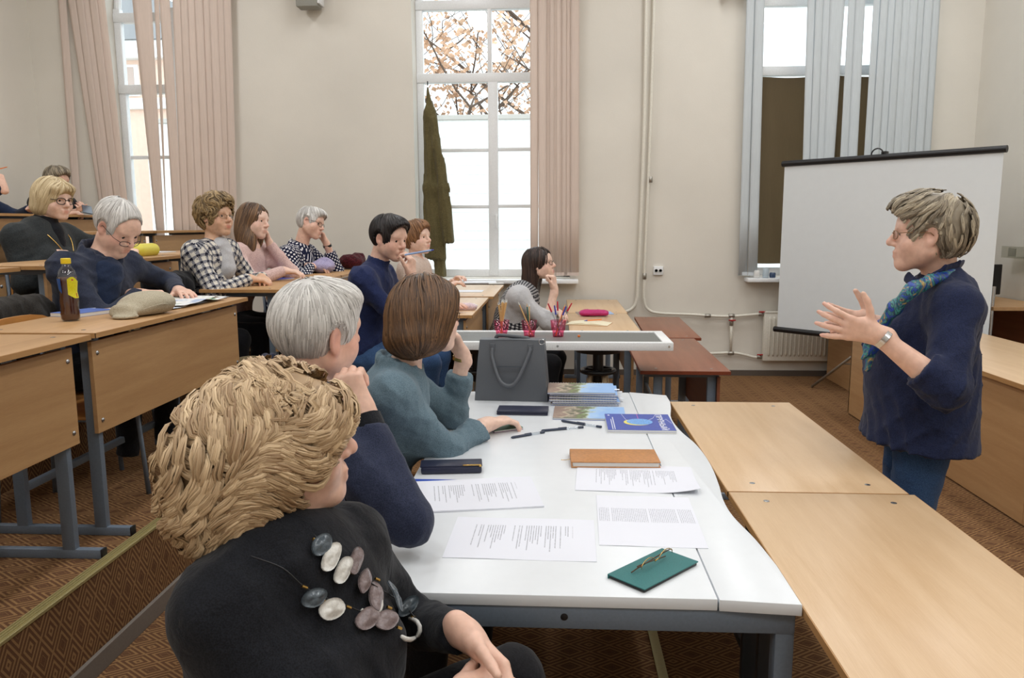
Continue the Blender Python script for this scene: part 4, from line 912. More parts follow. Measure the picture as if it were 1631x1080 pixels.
# ------------------------------------------------------------------ hair
def hair(o, mat, dark=None, shape='short', n=900, seglen=.012, steps=12, wid=.0026, flow=None, curl=(0, 0), lift=.004, res=.006, add=(), cut=(), base_tone=.25, seed=1, part=None, tone=(.15, 1.0), thick=.012, face_cut=(.048, .012), top=.0, taper=True, roots=None, clump=0.0, bundle=None, front=0):
    """a scalp shell plus combed locks that follow it; add/cut: extra ellipsoids in head axes (left, forward, up), radii."""
    F, L, U = o.fr; c, s = o.head, o.s; A = np.array([L, F, U]); S = SDF(); W = lambda q: c + s * (L * q[0] + F * q[1] + U * q[2])
    S.ell(W((0, -.014, .030 + top)), np.array([.075 + thick, .098 + thick, .088 + thick * 1.1 + top]) * s, A, .01)
    for q, r, *k in add: S.ell(W(q), np.array(r) * s, A, (k[0] if k else .03) * s)
    for q, r, *k in cut: S.ell(W(q), np.array(r) * s, A, (k[0] if k else .012) * s, -1)
    v, f = S.mesh(res, Wob(.005, 110, seed) if bundle else None, 1); v0 = v
    rg = np.random.default_rng(seed)
    # roots: random points of the shell
    pts = v[rg.integers(0, len(v), n)] + rg.normal(size=(n, 3)) * .002
    def loc(p): return (p - c) @ A.T / s
    if front:
        lv = loc(v); fv = v[(lv[:, 1] > -.02) & (lv[:, 2] > .0)]; pts = np.concatenate([pts, fv[rg.integers(0, len(fv), front)]])
    if roots is not None: pts = pts[roots(loc(pts))]
    n = len(pts); paths = [pts]; p = pts.copy(); ph = rg.uniform(0, 6.28, n); lf = rg.uniform(.2, 1, n) * lift; frq = rg.uniform(.8, 1.2, n)
    if clump:
        ng = max(20, n // 16); near_ = np.zeros(n, int)
        for i in range(0, n, 1000): near_[i:i + 1000] = ((pts[i:i + 1000, None] - pts[None, :ng]) ** 2).sum(-1).argmin(1)
        ph = ph[near_] + rg.normal(size=n) * .25; frq = frq[near_]
    for i in range(steps):
        g = S.grad(p); d = flow(loc(p)) @ A
        d = d + rg.normal(size=d.shape) * .06; d = d - (d * g).sum(-1, keepdims=True) * g; d /= np.linalg.norm(d, axis=-1, keepdims=True) + 1e-9
        b = np.cross(d, g); a_ = ph + i * curl[1] * frq
        q = p + d * seglen * s; q = q - (S.val(q) - lf * (1 if i < steps - 1 else .4))[:, None] * g
        ins = np.zeros(n, bool)
        for qq, rr, *kk in cut:
            ee = (loc(q) - np.array(qq)) / (np.array(rr) + .003); ins |= (ee * ee).sum(-1) < 1
        q = np.where((ins & True)[:, None], p, q)
        p = q; paths.append(q + (b * np.sin(a_)[:, None] + g * (.5 + .5 * np.cos(a_))[:, None]) * curl[0] * s)
    P = np.stack(paths[1:], 1); m = P.shape[1]
    if clump:
        gd = P[:ng]
        wt_ = (np.linspace(0, 1, m) ** .8 * clump)[None, :, None]; P = P * (1 - wt_) + gd[near_] * wt_ + (P[:, :1] - gd[near_][:, :1]) * wt_ * .35
    if bundle:     # every guide becomes a twisted lock of strands
        kb, rb = bundle; t0 = np.gradient(P, axis=1) + 1e-7; t0 /= np.linalg.norm(t0, axis=-1, keepdims=True); g0 = S.grad(P.reshape(-1, 3)).reshape(P.shape); b0 = np.cross(t0, g0)
        ph2 = rg.uniform(0, 6.28, (n, kb, 1)) + np.linspace(0, 2.2, m); rr2 = np.sqrt(rg.uniform(.05, 1, (n, kb, 1))) * rb * s * (.35 + .65 * np.sin(np.linspace(.5, PI - .1, m)))
        P = (P[:, None] + b0[:, None] * (np.cos(ph2) * rr2)[..., None] + g0[:, None] * (np.abs(np.sin(ph2)) * rr2 * .8)[..., None]).reshape(-1, m, 3)
    lockt = rg.uniform(tone[0], tone[1], n); n_l = n; n = len(P)
    tn = np.gradient(P, axis=1) + 1e-7; tn /= np.linalg.norm(tn, axis=-1, keepdims=True) + 1e-9
    g = S.grad(P.reshape(-1, 3)).reshape(P.shape); b = np.cross(tn, g); b /= np.linalg.norm(b, axis=-1, keepdims=True) + 1e-9
    wv = rg.uniform(.6, 1.4, (n, 1)) * wid * s * (np.sin(np.linspace(.45, PI - .12, m))[None, :] ** .7 if taper else 1)
    ring = np.stack([P + b * wv[..., None] * 1.1 - g * wv[..., None] * .3, P + g * wv[..., None] * .7, P - b * wv[..., None] * 1.1 - g * wv[..., None] * .3], 2)   # n, m, 3, 3
    vs = ring.reshape(-1, 3); idx = np.arange(n * m * 3).reshape(n, m, 3); fs = []
    for k in range(2): k2 = k + 1; fs.append(np.stack([idx[:, :-1, k], idx[:, :-1, k2], idx[:, 1:, k2], idx[:, 1:, k]], -1).reshape(-1, 4))
    tn_ = np.repeat(np.clip(np.repeat(lockt, n // n_l)[:, None] * (.55 if bundle else 0) + rg.uniform(tone[0], tone[1], (n, 1)) * (.5 if bundle else 1), 0, 1), m * 3, 1).reshape(-1)
    V_ = np.concatenate([v0, vs]); Fc = np.concatenate([f, np.concatenate(fs) + len(v0)]); col = np.concatenate([np.full(len(v0), base_tone), tn_])
    h = np_obj('hair', V_ - o.org, Fc, mat, o.root, None, np.repeat(col[:, None], 3, 1)); o.hairS = S; return h
def glasses(o, mat, lens=True, rw=.024, rh=.017, th=.0016, col=None, drop=0.0, fwd=.104, half=False):
    F, L, U = o.fr; c, s = o.head, o.s; g_ = bpy.data.objects.new('glasses', None); C.objects.link(g_); g_.parent = o.root
    W = lambda l, f, u: c + s * (L * l + F * f + U * u) - o.org
    fr_ = MB()
    for g in (-1, 1):
        pts = [W(g * (.0335 + rw * math.cos(a) * (1 if abs(math.cos(a)) > .3 else 1)), fwd - .012 * max(0, (rw * math.cos(a) + .01)) / .034 , -.002 - drop + rh * (math.copysign(abs(math.sin(a)) ** .75, math.sin(a)))) for a in np.linspace(0, 2 * PI, 25)[:-1]]
        fr_.tube(pts, th * s, 6, closed=True)
        MB().add(pts, [tuple(range(24))]).build('lens', LENS, g_)
        fr_.tube([W(g * (.0335 + rw), fwd - .01, .004 - drop), W(g * .078, .075, .006 - drop * .7), W(g * .083, .0, .006), W(g * .081, -.018, -.012)], th * .9 * s, 6)
    fr_.tube([W(-.0335 + rw, fwd, .002 - drop), W(0, fwd + .004, .005 - drop), W(.0335 - rw, fwd, .002 - drop)], th * s, 6)
    fr_.build('frame', mat, g_, 2); return g_
LENS = M_glass('spectacle_lens', (.97, .97, .97), .07)
def fl(*v):     # constant comb direction (left, forward, up)
    v = np.array(v, float); return lambda q: np.tile(v, (len(q), 1))
# ------------------------------------------------------------------ the people
SK1 = M_skin('skin_pink', srgb(232, 192, 172)); SK2 = M_skin('skin_fair', srgb(236, 202, 184)); SK3 = M_skin('skin_warm', srgb(224, 182, 152))
BROWN_BROW = M_plain('brow_brown', srgb(84, 62, 46), .8); DARK_BROW = M_plain('brow_dark', srgb(40, 32, 28), .8); GREY_BROW = M_plain('brow_grey', srgb(150, 140, 130), .8)
BLACKK = M_fabric('black_knit', srgb(30, 32, 38), srgb(18, 19, 23), 380, bmp=.3); NAVYB = M_fabric('navy_blazer_wool', srgb(52, 58, 80), srgb(36, 41, 60), 420)
TEAL = M_fabric('teal_suiting', srgb(112, 134, 146), srgb(86, 106, 118), 420); NAVYS = M_fabric('navy_fleece', srgb(42, 52, 92), srgb(28, 36, 68), 300)
BLAZ2 = M_fabric('slate_blazer', srgb(54, 60, 78), srgb(38, 43, 58), 420); SHIRTN = M_fabric('navy_shirt_cotton', srgb(36, 44, 74), srgb(26, 32, 56), 300)
JEANS = M_fabric('blue_denim', srgb(66, 96, 138), srgb(40, 62, 98), 500); BLKT = M_fabric('black_trouser_cloth', srgb(26, 26, 30), srgb(15, 15, 18), 300)
BEIGC = M_fabric('beige_cardigan_knit', srgb(214, 196, 184), srgb(190, 170, 158), 200); PINKS = M_fabric('pale_pink_knit', srgb(222, 192, 186), srgb(196, 164, 158), 160)
GREYC = M_fabric('charcoal_cardigan', srgb(56, 60, 62), srgb(38, 42, 44), 260); GREYSL = M_fabric('pale_grey_jersey', srgb(204, 204, 206), srgb(180, 180, 184), 300)
DARKB = M_fabric('dark_shirt_blue', srgb(44, 56, 82), srgb(30, 40, 62), 500)
def uvmat(name, build):
    m, t, b = nt(name); u = nd(t, 'ShaderNodeUVMap'); u.uv_map = 'wrap'; sp = nd(t, 'ShaderNodeSeparateXYZ'); t.links.new(u.outputs[0], sp.inputs[0])
    build(m, t, b, sp.outputs[0], sp.outputs[1]); b.inputs['Roughness'].default_value = .85; b.inputs['Specular IOR Level'].default_value = .15; return m
def _polka(m, t, b, u, v):
    P = .034; row = mth(t, 'FLOOR', mth(t, 'DIVIDE', v, P * .5)); off = mth(t, 'MULTIPLY', mth(t, 'MODULO', row, 2.0), .5)
    fu = mth(t, 'SUBTRACT', mth(t, 'FRACT', mth(t, 'ADD', mth(t, 'DIVIDE', u, P), off)), .5); fv = mth(t, 'MULTIPLY', mth(t, 'SUBTRACT', mth(t, 'FRACT', mth(t, 'DIVIDE', v, P * .5)), .5), .5)
    d = mth(t, 'SQRT', mth(t, 'ADD', mth(t, 'MULTIPLY', fu, fu), mth(t, 'MULTIPLY', fv, fv))); mx = nd(t, 'ShaderNodeMix', data_type='RGBA')
    mx.inputs[6].default_value = rgba(srgb(26, 30, 58)); mx.inputs[7].default_value = rgba(srgb(226, 224, 226)); t.links.new(mth(t, 'LESS_THAN', d, .21), mx.inputs[0]); t.links.new(mx.outputs[2], b.inputs['Base Color'])
POLKA = uvmat('navy_polka_dot', _polka)
def _check(P, w, c0, c1, c2, jit):
    def f(m, t, b, u, v):
        tc = nd(t, 'ShaderNodeTexCoord'); n = nd(t, 'ShaderNodeTexNoise'); n.inputs['Scale'].default_value = 170; n.inputs['Detail'].default_value = 2; t.links.new(tc.outputs['Object'], n.inputs[0])
        j = mth(t, 'MULTIPLY', mth(t, 'SUBTRACT', n.outputs[0], .5), jit)
        a = mth(t, 'LESS_THAN', mth(t, 'ADD', mth(t, 'FRACT', mth(t, 'DIVIDE', u, P)), j), w); c = mth(t, 'LESS_THAN', mth(t, 'ADD', mth(t, 'FRACT', mth(t, 'DIVIDE', v, P)), j), w)
        r = ramp(t, [(0.0, c0), (.4, c1), (.8, c2)], 'CONSTANT'); t.links.new(mth(t, 'MULTIPLY', mth(t, 'ADD', a, c), .5), r.inputs[0]); t.links.new(r.outputs[0], b.inputs['Base Color']); bump(t, b, n.outputs[0], .5, .003)
    return f
TWEED = uvmat('black_white_tweed_check', _check(.042, .42, srgb(222, 216, 204), srgb(134, 134, 140), srgb(30, 32, 48), .9))
GINGH = uvmat('black_white_gingham', _check(.014, .5, srgb(214, 214, 214), srgb(92, 92, 98), srgb(26, 26, 32), .1))
GOLDF = M_plain('thin_gold_frame', srgb(150, 120, 90), .3, .8); DARKF = M_plain('dark_frame', srgb(44, 34, 32), .35); GOLD = M_plain('gold', srgb(206, 170, 100), .25, 1.0)
H_BLOND = M_hair('blonde_hair', srgb(138, 104, 70), srgb(234, 206, 166)); H_WHITE = M_hair('white_hair', srgb(160, 156, 152), srgb(240, 238, 234)); H_BROWN = M_hair('chestnut_hair', srgb(46, 32, 24), srgb(126, 92, 62))
H_BLACK = M_hair('black_hair', srgb(18, 16, 17), srgb(52, 46, 46)); H_DKBR = M_hair('dark_brown_hair', srgb(30, 22, 21), srgb(84, 64, 56)); H_SPKR = M_hair('grey_blonde_hair', srgb(92, 82, 70), srgb(208, 194, 168))
H_CURL = M_hair('olive_blonde_hair', srgb(84, 66, 44), srgb(178, 150, 106)); H_GIRL = M_hair('ash_brown_hair', srgb(58, 44, 38), srgb(142, 108, 76)); H_PLAT = M_hair('pale_blonde_hair', srgb(168, 142, 100), srgb(232, 214, 176)); H_AUB = M_hair('auburn_hair', srgb(84, 54, 36), srgb(166, 122, 84))
FACE_CUT = [((0, .112, -.04), (.088, .07, .088)), ((0, .035, -.13), (.13, .125, .10))]
def f_short(q):      # from the crown outwards and down
    w = np.array([0, -.045, .12]); d = q - w; d = d / (np.linalg.norm(d, axis=-1, keepdims=True) + 1e-6); d[:, 2] -= .55 + 0 * d[:, 2]; return d
def f_bob(q): return np.stack([q[:, 0] * 5, np.where(q[:, 1] > .03, -.25, -.15), -1.0 + 0 * q[:, 0]], -1)
def f_long(q): return np.stack([q[:, 0] * 4 * (q[:, 2] > 0), -.12 + 0 * q[:, 0], -1.0 + 0 * q[:, 0]], -1)
def swirl(a, fr):
    def f(q):
        base = f_short(q) * 1.0
        s_ = np.stack([np.sin(q[:, 1] * fr + q[:, 2] * fr * .6), np.sin(q[:, 2] * fr * 1.1 + q[:, 0] * fr * .7 + 1), np.cos(q[:, 0] * fr + q[:, 1] * fr * .8 + 2)], -1)
        return base + a * s_
    return f
def band(o, a, b, r, mat, name, w=.012, n=18, sq=1.2, t=(0, 0, 1)):
    """a strap round a limb from a towards b"""
    a, b = V3(a), V3(b); z = unit(b - a); x = unit(np.cross(z, [.1, .2, 1])); y = np.cross(z, x); M_ = MB(); vs = []
    for k in range(n):
        th = 2 * PI * k / n; e = x * math.cos(th) * r * sq + y * math.sin(th) * r
        vs += [a + e - z * w / 2 - o.org, a + e * 1.08 - z * w / 2 - o.org, a + e * 1.08 + z * w / 2 - o.org, a + e + z * w / 2 - o.org]
    fs = []
    for k in range(n):
        i, j = 4 * k, 4 * ((k + 1) % n)
        for p in range(4): fs.append((i + p, i + (p + 1) % 4, j + (p + 1) % 4, j + p))
    return M_.add(vs, fs).build(name, mat, o.root, True)
# ---- seated front row at the white table -------------------------------------------------
# 1 woman in the foreground
fl_ = person('woman with curly blonde hair in a black sweater in the left foreground', (-.47, 1.22, .53), (-.455, 1.265, .955), at(449, 706, 1.30), -24, (24, 4, 0),
    {'L': dict(w=(-.165, 1.36, .752), pole=(.35, .25, -.6), d=(.55, -.3, -.35), n=(-.5, -.6, -.5), pose='relaxed', hs=1.0, sleeve=.9, l=.98), 'R': dict(w=(-.175, 1.235, .70), pole=(-.2, -.9, -.5), d=(.75, .45, .05), n=(.2, .6, -.8), pose='loose', hs=1.0, sleeve=.9)},
    ('sweater', BLACKK), None, SK1, sw=.315, build=1.06, belly=.06, bust=.028, fat=.02, res=.0075, hres=.0042, tmat=BLKT, fold=.006, brow=GREY_BROW, neck_r=.058, knees=[(-.09, 1.42, .62), (-.08, 1.2, .62)], lips=(.86, .6, .6), hs=1.04)
def f_curl(q):
    fr = 20.; s_ = np.stack([np.sin(q[:, 1] * fr + q[:, 2] * fr * .6), np.sin(q[:, 2] * fr * 1.1 + q[:, 0] * fr * .7 + 1), np.cos(q[:, 0] * fr + q[:, 1] * fr * .8 + 2)], -1)
    bk = np.clip((q[:, 1] + .09) / .1, 0, 1); b_ = np.stack([q[:, 0] * 3, .25 - .8 * bk - 2.5 * np.maximum(q[:, 1], 0), -1.0 + .35 * bk], -1); return b_ + .55 * s_
hair(fl_, H_BLOND, n=640, front=220, steps=13, seglen=.0115, wid=.0016, curl=(.0135, 1.0), lift=.006, flow=f_curl, res=.006, thick=.012, base_tone=.35, tone=(.05, 1.0), seed=3, bundle=(14, .0085),
     add=[((0, -.045, -.005), (.112, .142, .098)), ((0, -.095, -.075), (.100, .094, .086)), ((0, .03, .045), (.090, .08, .048))],
     cut=[((0, .165, -.08), (.26, .122, .118)), ((0, .06, -.185), (.2, .11, .075), .03)])
chairs_for = []
# 2 white-haired man
wm = person('white-haired man in a navy blazer resting his cheek on his fist', (-.80, 1.93, .53), (-.658, 1.945, 1.088), at(506, 528, 1.95), 28, (52, -2, 8),
    {'R': dict(w=at(580, 660, 1.83), pole=(.8, .0, -.5), d=(-.42, .1, .8), n=(-.1, .95, .25), curls=(70, 85, 50), pose='fist', hs=1.0, sleeve=.86, l=1.06, thumb=(.9, .35, -.1)), 'L': dict(w=(-.50, 2.2, .66), pole=(-.2, .6, -.6), pose='relaxed')},
    ('blazer', NAVYB), None, SK1, sw=.40, build=1.12, belly=.05, res=.0072, hres=.0044, tmat=BLKT, fold=.007, male=True, brow=GREY_BROW, neck_r=.062, s=1.07, hs=1.07, collar=(.10, .03, .016), blush=1.6)
hair(wm, H_WHITE, n=3600, steps=8, seglen=.0085, wid=.0019, clump=.35, lift=.004, flow=f_short, res=.006, thick=.012, base_tone=.45, tone=(.25, 1.0), seed=5,
     add=[((0, .05, .085), (.062, .055, .035))], cut=[((0, .135, -.014), (.094, .088, .092)), ((0, .045, -.135), (.13, .12, .105)), ((.1, .0, -.01), (.032, .036, .05), .006), ((-.1, .0, -.01), (.032, .036, .05), .006), ((0, -.06, -.145), (.13, .13, .088))])
_d = unit(wm.wR - wm.elb['R']); band(wm, wm.wR - _d * .036, wm.wR, .034, BLACKK, 'knit_cuff', .055)
# 3 woman in teal
tw = person('woman with chestnut bob and teal jacket leaning on the white table', (-.66, 2.58, .53), (-.525, 2.58, 1.02), at(681, 502, 2.6), 8, (42, -6, -10),
    {'R': dict(w=on(776, 676, .79), pole=(-.1, -.75, -.9), d=(.75, .62, .05), n=(.05, 0, -1), pose='relaxed', sleeve=.72, l=1.06), 'L': dict(w=at(737, 565, 2.84), pole=(.3, .35, -1), d=(-.3, -.25, .85), n=(-.75, -.5, .0), pose='cheek', sleeve=.70)},
    ('jacket', TEAL), None, SK2, sw=.36, build=1.0, bust=.012, res=.0072, hres=.0046, tmat=BLKT, fold=.006, brow=BROWN_BROW, neck_r=.047, cuff=.2, collar=(.078, .008, .011))
hair(tw, H_BROWN, n=3000, steps=12, seglen=.0145, wid=.0024, clump=.4, lift=.005, curl=(.0025, .45), flow=f_bob, res=.006, thick=.022, base_tone=.18, seed=6,
     add=[((0, -.035, -.02), (.105, .112, .115)), ((0, -.055, -.085), (.105, .095, .06)), ((0, .075, .075), (.05, .032, .03))], cut=[((0, .125, -.05), (.075, .062, .11)), ((0, .06, -.2), (.13, .13, .095))])
glasses(tw, GOLDF); _d = unit(tw.wL - tw.elb['L']); band(tw, tw.wL - _d * .015, tw.wL, .028, GOLD, 'wristwatch', .012)
# ---- second row ------------------------------------------------------------------------------
bm_ = person('dark-haired man in a navy fleece holding a pale blue pen to his mouth', (-1.17, 4.62, .74), at(598, 430, 4.62), at(620, 379, 4.6), -4, (-30, -12, 0),
    {'R': dict(w=at(655, 440, 4.47), pole=(.3, -.1, -1), d=(.05, .05, .9), n=(-.85, .25, .1), pose='loose', hs=.98), 'L': dict(w=(-.72, 4.85, 1.02), pole=(-.2, .6, -.6), pose='flat')},
    ('sweater', NAVYS), None, SK1, sw=.42, build=1.02, res=.009, hres=.0062, tmat=JEANS, fold=.007, male=True, brow=DARK_BROW, neck_r=.058, s=1.06, hs=1.04, zfloor=.2, turtleneck=True)
hair(bm_, H_BLACK, n=1200, steps=8, seglen=.011, wid=.0032, lift=.005, flow=f_short, res=.007, thick=.016, base_tone=.1, seed=8, add=[((0, .05, .085), (.07, .06, .042))], cut=[((0, .135, .0), (.096, .092, .097)), ((0, .045, -.135), (.13, .11, .1)), ((.1, .0, -.015), (.032, .036, .05), .006), ((-.1, .0, -.015), (.032, .036, .05), .006)])
bw = person('woman in a beige cardigan with a patterned scarf beside the olive coat', (-1.2, 5.9, .74), at(664, 418, 5.9), at(664, 379, 5.9), -6, (-24, 4, 0),
    {'R': dict(w=(-.82, 5.72, 1.06), pole=(0, -.6, -1), pose='relaxed'), 'L': dict(w=(-.80, 6.0, 1.08), pole=(0, .6, -1), pose='relaxed')},
    ('cardigan', BEIGC), None, SK2, sw=.36, build=1.0, bust=.012, res=.0095, hres=.0065, tmat=BLKT, brow=BROWN_BROW, zfloor=.2, neck_r=.048)
hair(bw, H_AUB, n=700, steps=9, seglen=.012, wid=.004, lift=.006, flow=f_short, res=.008, thick=.02, seed=9, add=[((0, .03, .085), (.075, .07, .045)), ((0, -.05, .02), (.09, .085, .09))], cut=[((0, .135, -.014), (.094, .088, .092)), ((0, .04, -.14), (.13, .12, .085))])
dw = person('woman with long dark hair and glasses, chin on hand, in a gingham vest', (-.42, 5.78, .53), at(838, 462, 5.78), at(859, 421, 5.8), -8, (-14, 9, 0),
    {'R': dict(w=at(883, 461, 5.62), pole=(.25, -.2, -1), d=(-.05, .05, .9), n=(-.9, .3, 0), pose='fist', sleeve=.35), 'L': dict(w=(.02, 6.02, .84), pole=(-.2, .7, -.5), d=(.3, -.9, 0), pose='relaxed')},
    ('blouse', GREYSL), None, SK2, sw=.37, build=1.1, bust=.02, belly=.03, res=.0095, hres=.0062, tmat=BLKT, brow=DARK_BROW, neck_r=.05, lips=(.8, .5, .52))
hair(dw, H_DKBR, n=1200, steps=14, seglen=.024, wid=.0042, lift=.006, flow=f_long, res=.008, thick=.014, base_tone=.12, seed=10, add=[((0, -.06, -.06), (.088, .07, .12)), ((0, -.09, -.15), (.085, .06, .11)), ((0, -.12, -.23), (.075, .05, .09))], cut=[((0, .132, -.02), (.075, .085, .1)), ((0, .07, -.17), (.12, .105, .12))])
glasses(dw, DARKF, rw=.023, rh=.015)
_v = SDF(); K0 = dw.K; up_ = unit(V3(at(838, 462, 5.78)) - V3(-.42, 5.78, .53))
for q in K0.p:
    if q['t'] == 1: _v.ell(q['c'], q['r'] + .008, q['ax'], q['k'])
for nm in ('L', 'R'): _v.cap(at(838, 462, 5.78) - up_ * .02, dw.sh[nm], .062, .06, .04); _v.cap(dw.sh[nm], V3(-.35, 5.78, .85), .065, .09, .05)
dw.cloth(_v, 'vest', GINGH, .008)
# ---- the speaker -----------------------------------------------------------------------------
sp0 = person('standing woman in a navy shirt and jeans speaking with both hands raised', (1.262, 2.68, .875), at(1499, 462, 2.68), at(1479, 373, 2.66), 166, (159, 0, 0),
    {'L': dict(w=at(1397, 533, 2.40), pole=(.75, -.25, -.65), r=1.2, d=(-.95, .0, .22), n=(.35, .9, .1), pose='open', sleeve=.36, hs=1.0, spread=9, thumb=(.35, .85, .1), curls=[(12, 18, 12), (20, 26, 14), (14, 18, 10), (6, 10, 8)]),
     'R': dict(w=at(1391, 516, 2.74), pole=(.4, .6, -.7), d=(-1, -.08, .12), n=(.15, -.98, .1), pose='open', sleeve=.6, hs=1.02, spread=8, thumb=(.45, .8, .05))},
    ('shirt', SHIRTN), None, SK1, sw=.37, build=1.0, belly=.075, bust=.035, fat=.015, res=.0072, hres=.0044, stand=True, tmat=JEANS, shoe=BLKT, fold=.008, brow=GREY_BROW, neck_r=.054, hem=(.10, .19), cuff=.14, blush=.5, lips=(.84, .6, .58))
hair(sp0, H_SPKR, n=520, steps=7, seglen=.0105, wid=.0015, lift=.014, flow=lambda q: f_short(q) + np.stack([.5 * np.sin(q[:, 1] * 70), .55 * (q[:, 2] > .06) + .4 * np.sin(q[:, 0] * 80 + q[:, 1] * 30), .3 * np.sin(q[:, 1] * 50)], -1), res=.006, thick=.012, base_tone=.4, tone=(.0, 1.0), seed=12, bundle=(10, .006),
     add=[((0, .02, .09), (.07, .085, .038)), ((0, .085, .07), (.048, .03, .022)), ((0, -.06, .0), (.075, .055, .075))],
     cut=[((0, .135, -.014), (.1, .088, .092)), ((0, .05, -.135), (.14, .115, .1)), ((0, -.06, -.155), (.13, .13, .082)), ((.1, .004, -.02), (.034, .036, .05), .006), ((-.1, .004, -.02), (.034, .036, .05), .006)])
glasses(sp0, GOLDF, rw=.022, rh=.014)
# ---- platform rows ----------------------------------------------------------------------------
bo = person('grey-haired man in a slate blazer bent over writing behind the tea bottle', (-2.42, 3.7, .84), (-2.225, 3.69, 1.36), at(187, 361, 3.7), -10, (-18, -36, 0),
    {'R': dict(w=(-2.07, 3.72, 1.185), pole=(-.3, -1, -.35), d=(.85, .4, -.05), n=(.1, .4, -.9), pose='pen', hs=1.06), 'L': dict(w=(-1.98, 3.95, 1.185), pole=(.1, 1, -.3), d=(.7, -.7, 0), pose='flat')},
    ('blazer', BLAZ2), None, SK1, sw=.42, build=1.06, res=.0085, hres=.0055, tmat=BLKT, fold=.008, male=True, brow=GREY_BROW, neck_r=.057, s=1.05, hs=1.05, zfloor=.348, collar=(.09, .016, .012), blush=1.4)
hair(bo, H_WHITE, n=1500, steps=8, seglen=.010, wid=.0028, lift=.005, flow=f_short, res=.006, thick=.012, base_tone=.4, tone=(.3, 1), seed=14, cut=[((0, .125, .01), (.092, .1, .098)), ((0, .045, -.135), (.13, .12, .1)), ((.1, .0, -.015), (.032, .036, .05), .006), ((-.1, .0, -.015), (.032, .036, .05), .006)])
glasses(bo, DARKF, rw=.023, rh=.013, drop=.018, fwd=.112)
_s = SDF(); _s.cap((-2.2, 3.66, 1.30), (-2.28, 3.64, 1.02), .085, .1, .03, sq=((0, 1, 0), 1.1)); bo.cloth(_s, 'shirt', DARKB, .008)
cw = person('woman with short curly hair in a black and white checked tweed jacket', (-2.36, 4.85, .84), at(342, 392, 4.84), at(343, 345, 4.85), -8, (-20, 2, 0),
    {'R': dict(w=(-1.94, 4.80, 1.19), pole=(-.3, -.9, -.8), d=(.8, .5, -.1), n=(0, .2, -1), pose='relaxed'), 'L': dict(w=(-1.93, 4.98, 1.185), pole=(-.2, .9, -.6), d=(.5, -.85, -.05), pose='flat')},
    ('jacket', TWEED), None, SK3, sw=.37, build=1.08, bust=.02, belly=.04, res=.0085, hres=.006, tmat=BLKT, fold=.005, brow=BROWN_BROW, neck_r=.05, zfloor=.348, lips=(.78, .48, .5), fat=.01)
hair(cw, H_CURL, n=1100, steps=8, seglen=.011, wid=.005, curl=(.007, 1.0), lift=.008, flow=swirl(.9, 45), res=.007, thick=.024, base_tone=.15, seed=15, add=[((0, .03, .095), (.085, .085, .05))], cut=[((0, .135, -.014), (.094, .088, .092)), ((0, .05, -.13), (.14, .12, .095)), ((.11, .0, -.02), (.034, .034, .045), .006), ((-.11, .0, -.02), (.034, .034, .045), .006)])
glasses(cw, GOLDF, rw=.024, rh=.013, th=.0013)
_c0 = at(342, 392, 4.84); _s = SDF(); _s.cap(_c0 + V3(.035, 0, -.0), _c0 + V3(.05, -.0, -.14), .062, .075, .02, sq=((0, 1, 0), 1.1)); cw.cloth(_s, 'blouse', GREYSL, .008)
pg = person('young woman with long brown hair in a pale pink sweater, cheek on hand', (-2.36, 5.42, .84), at(400, 395, 5.44), at(404, 352, 5.45), -6, (-12, -4, -8),
    {'R': dict(w=at(452, 431, 5.3), pole=(-.2, -.9, -.6), d=(.9, .2, -.1), n=(0, .1, -1), pose='relaxed'), 'L': dict(w=at(430, 389, 5.53), pole=(.5, .3, -1), d=(-.15, -.15, .9), n=(-.85, -.5, 0), pose='cheek')},
    ('sweater', PINKS), None, SK2, sw=.36, build=1.0, bust=.015, res=.009, hres=.0062, tmat=BLKT, brow=BROWN_BROW, neck_r=.046, zfloor=.348)
hair(pg, H_GIRL, n=1100, steps=14, seglen=.023, wid=.0042, lift=.005, curl=(.003, .4), flow=f_long, res=.008, thick=.012, base_tone=.15, seed=16, add=[((-.045, -.03, -.09), (.05, .055, .13)), ((0, -.06, -.05), (.082, .06, .12)), ((-.06, .02, -.17), (.04, .04, .09)), ((.06, -.01, -.1), (.035, .05, .1))], cut=[((.0, .138, -.018), (.082, .096, .104))])
po = person('grey-haired woman in a navy polka dot blouse leaning her cheek on her hand', (-2.24, 6.24, .84), at(478, 398, 6.22), at(495, 355, 6.23), -4, (-10, -12, -16),
    {'R': dict(w=at(495, 424, 6.1), pole=(-.2, -.9, -.6), d=(.9, .3, -.1), n=(0, .1, -1), pose='relaxed'), 'L': dict(w=at(520, 388, 6.34), pole=(.5, .3, -1), d=(-.3, -.1, .9), n=(-.8, -.5, .1), pose='cheek', sleeve=.7)},
    ('blouse', POLKA), None, SK1, sw=.40, build=1.12, bust=.03, belly=.05, fat=.02, res=.009, hres=.0062, tmat=BLKT, brow=GREY_BROW, neck_r=.056, zfloor=.348, collar=(.082, .01, .010))
hair(po, H_WHITE, n=900, steps=9, seglen=.012, wid=.0036, lift=.005, flow=f_short, res=.007, thick=.014, base_tone=.35, seed=17, add=[((0, .05, .085), (.065, .06, .035))], cut=[((0, .135, -.014), (.094, .088, .092)), ((0, .045, -.135), (.13, .12, .1)), ((.1, .0, -.015), (.032, .036, .05), .006), ((-.1, .0, -.015), (.032, .036, .05), .006)])
glasses(po, DARKF, rw=.025, rh=.016); _d = unit(po.wL - po.elb['L']); band(po, po.wL - _d * .02, po.wL, .03, BLACKP, 'wristwatch', .02)
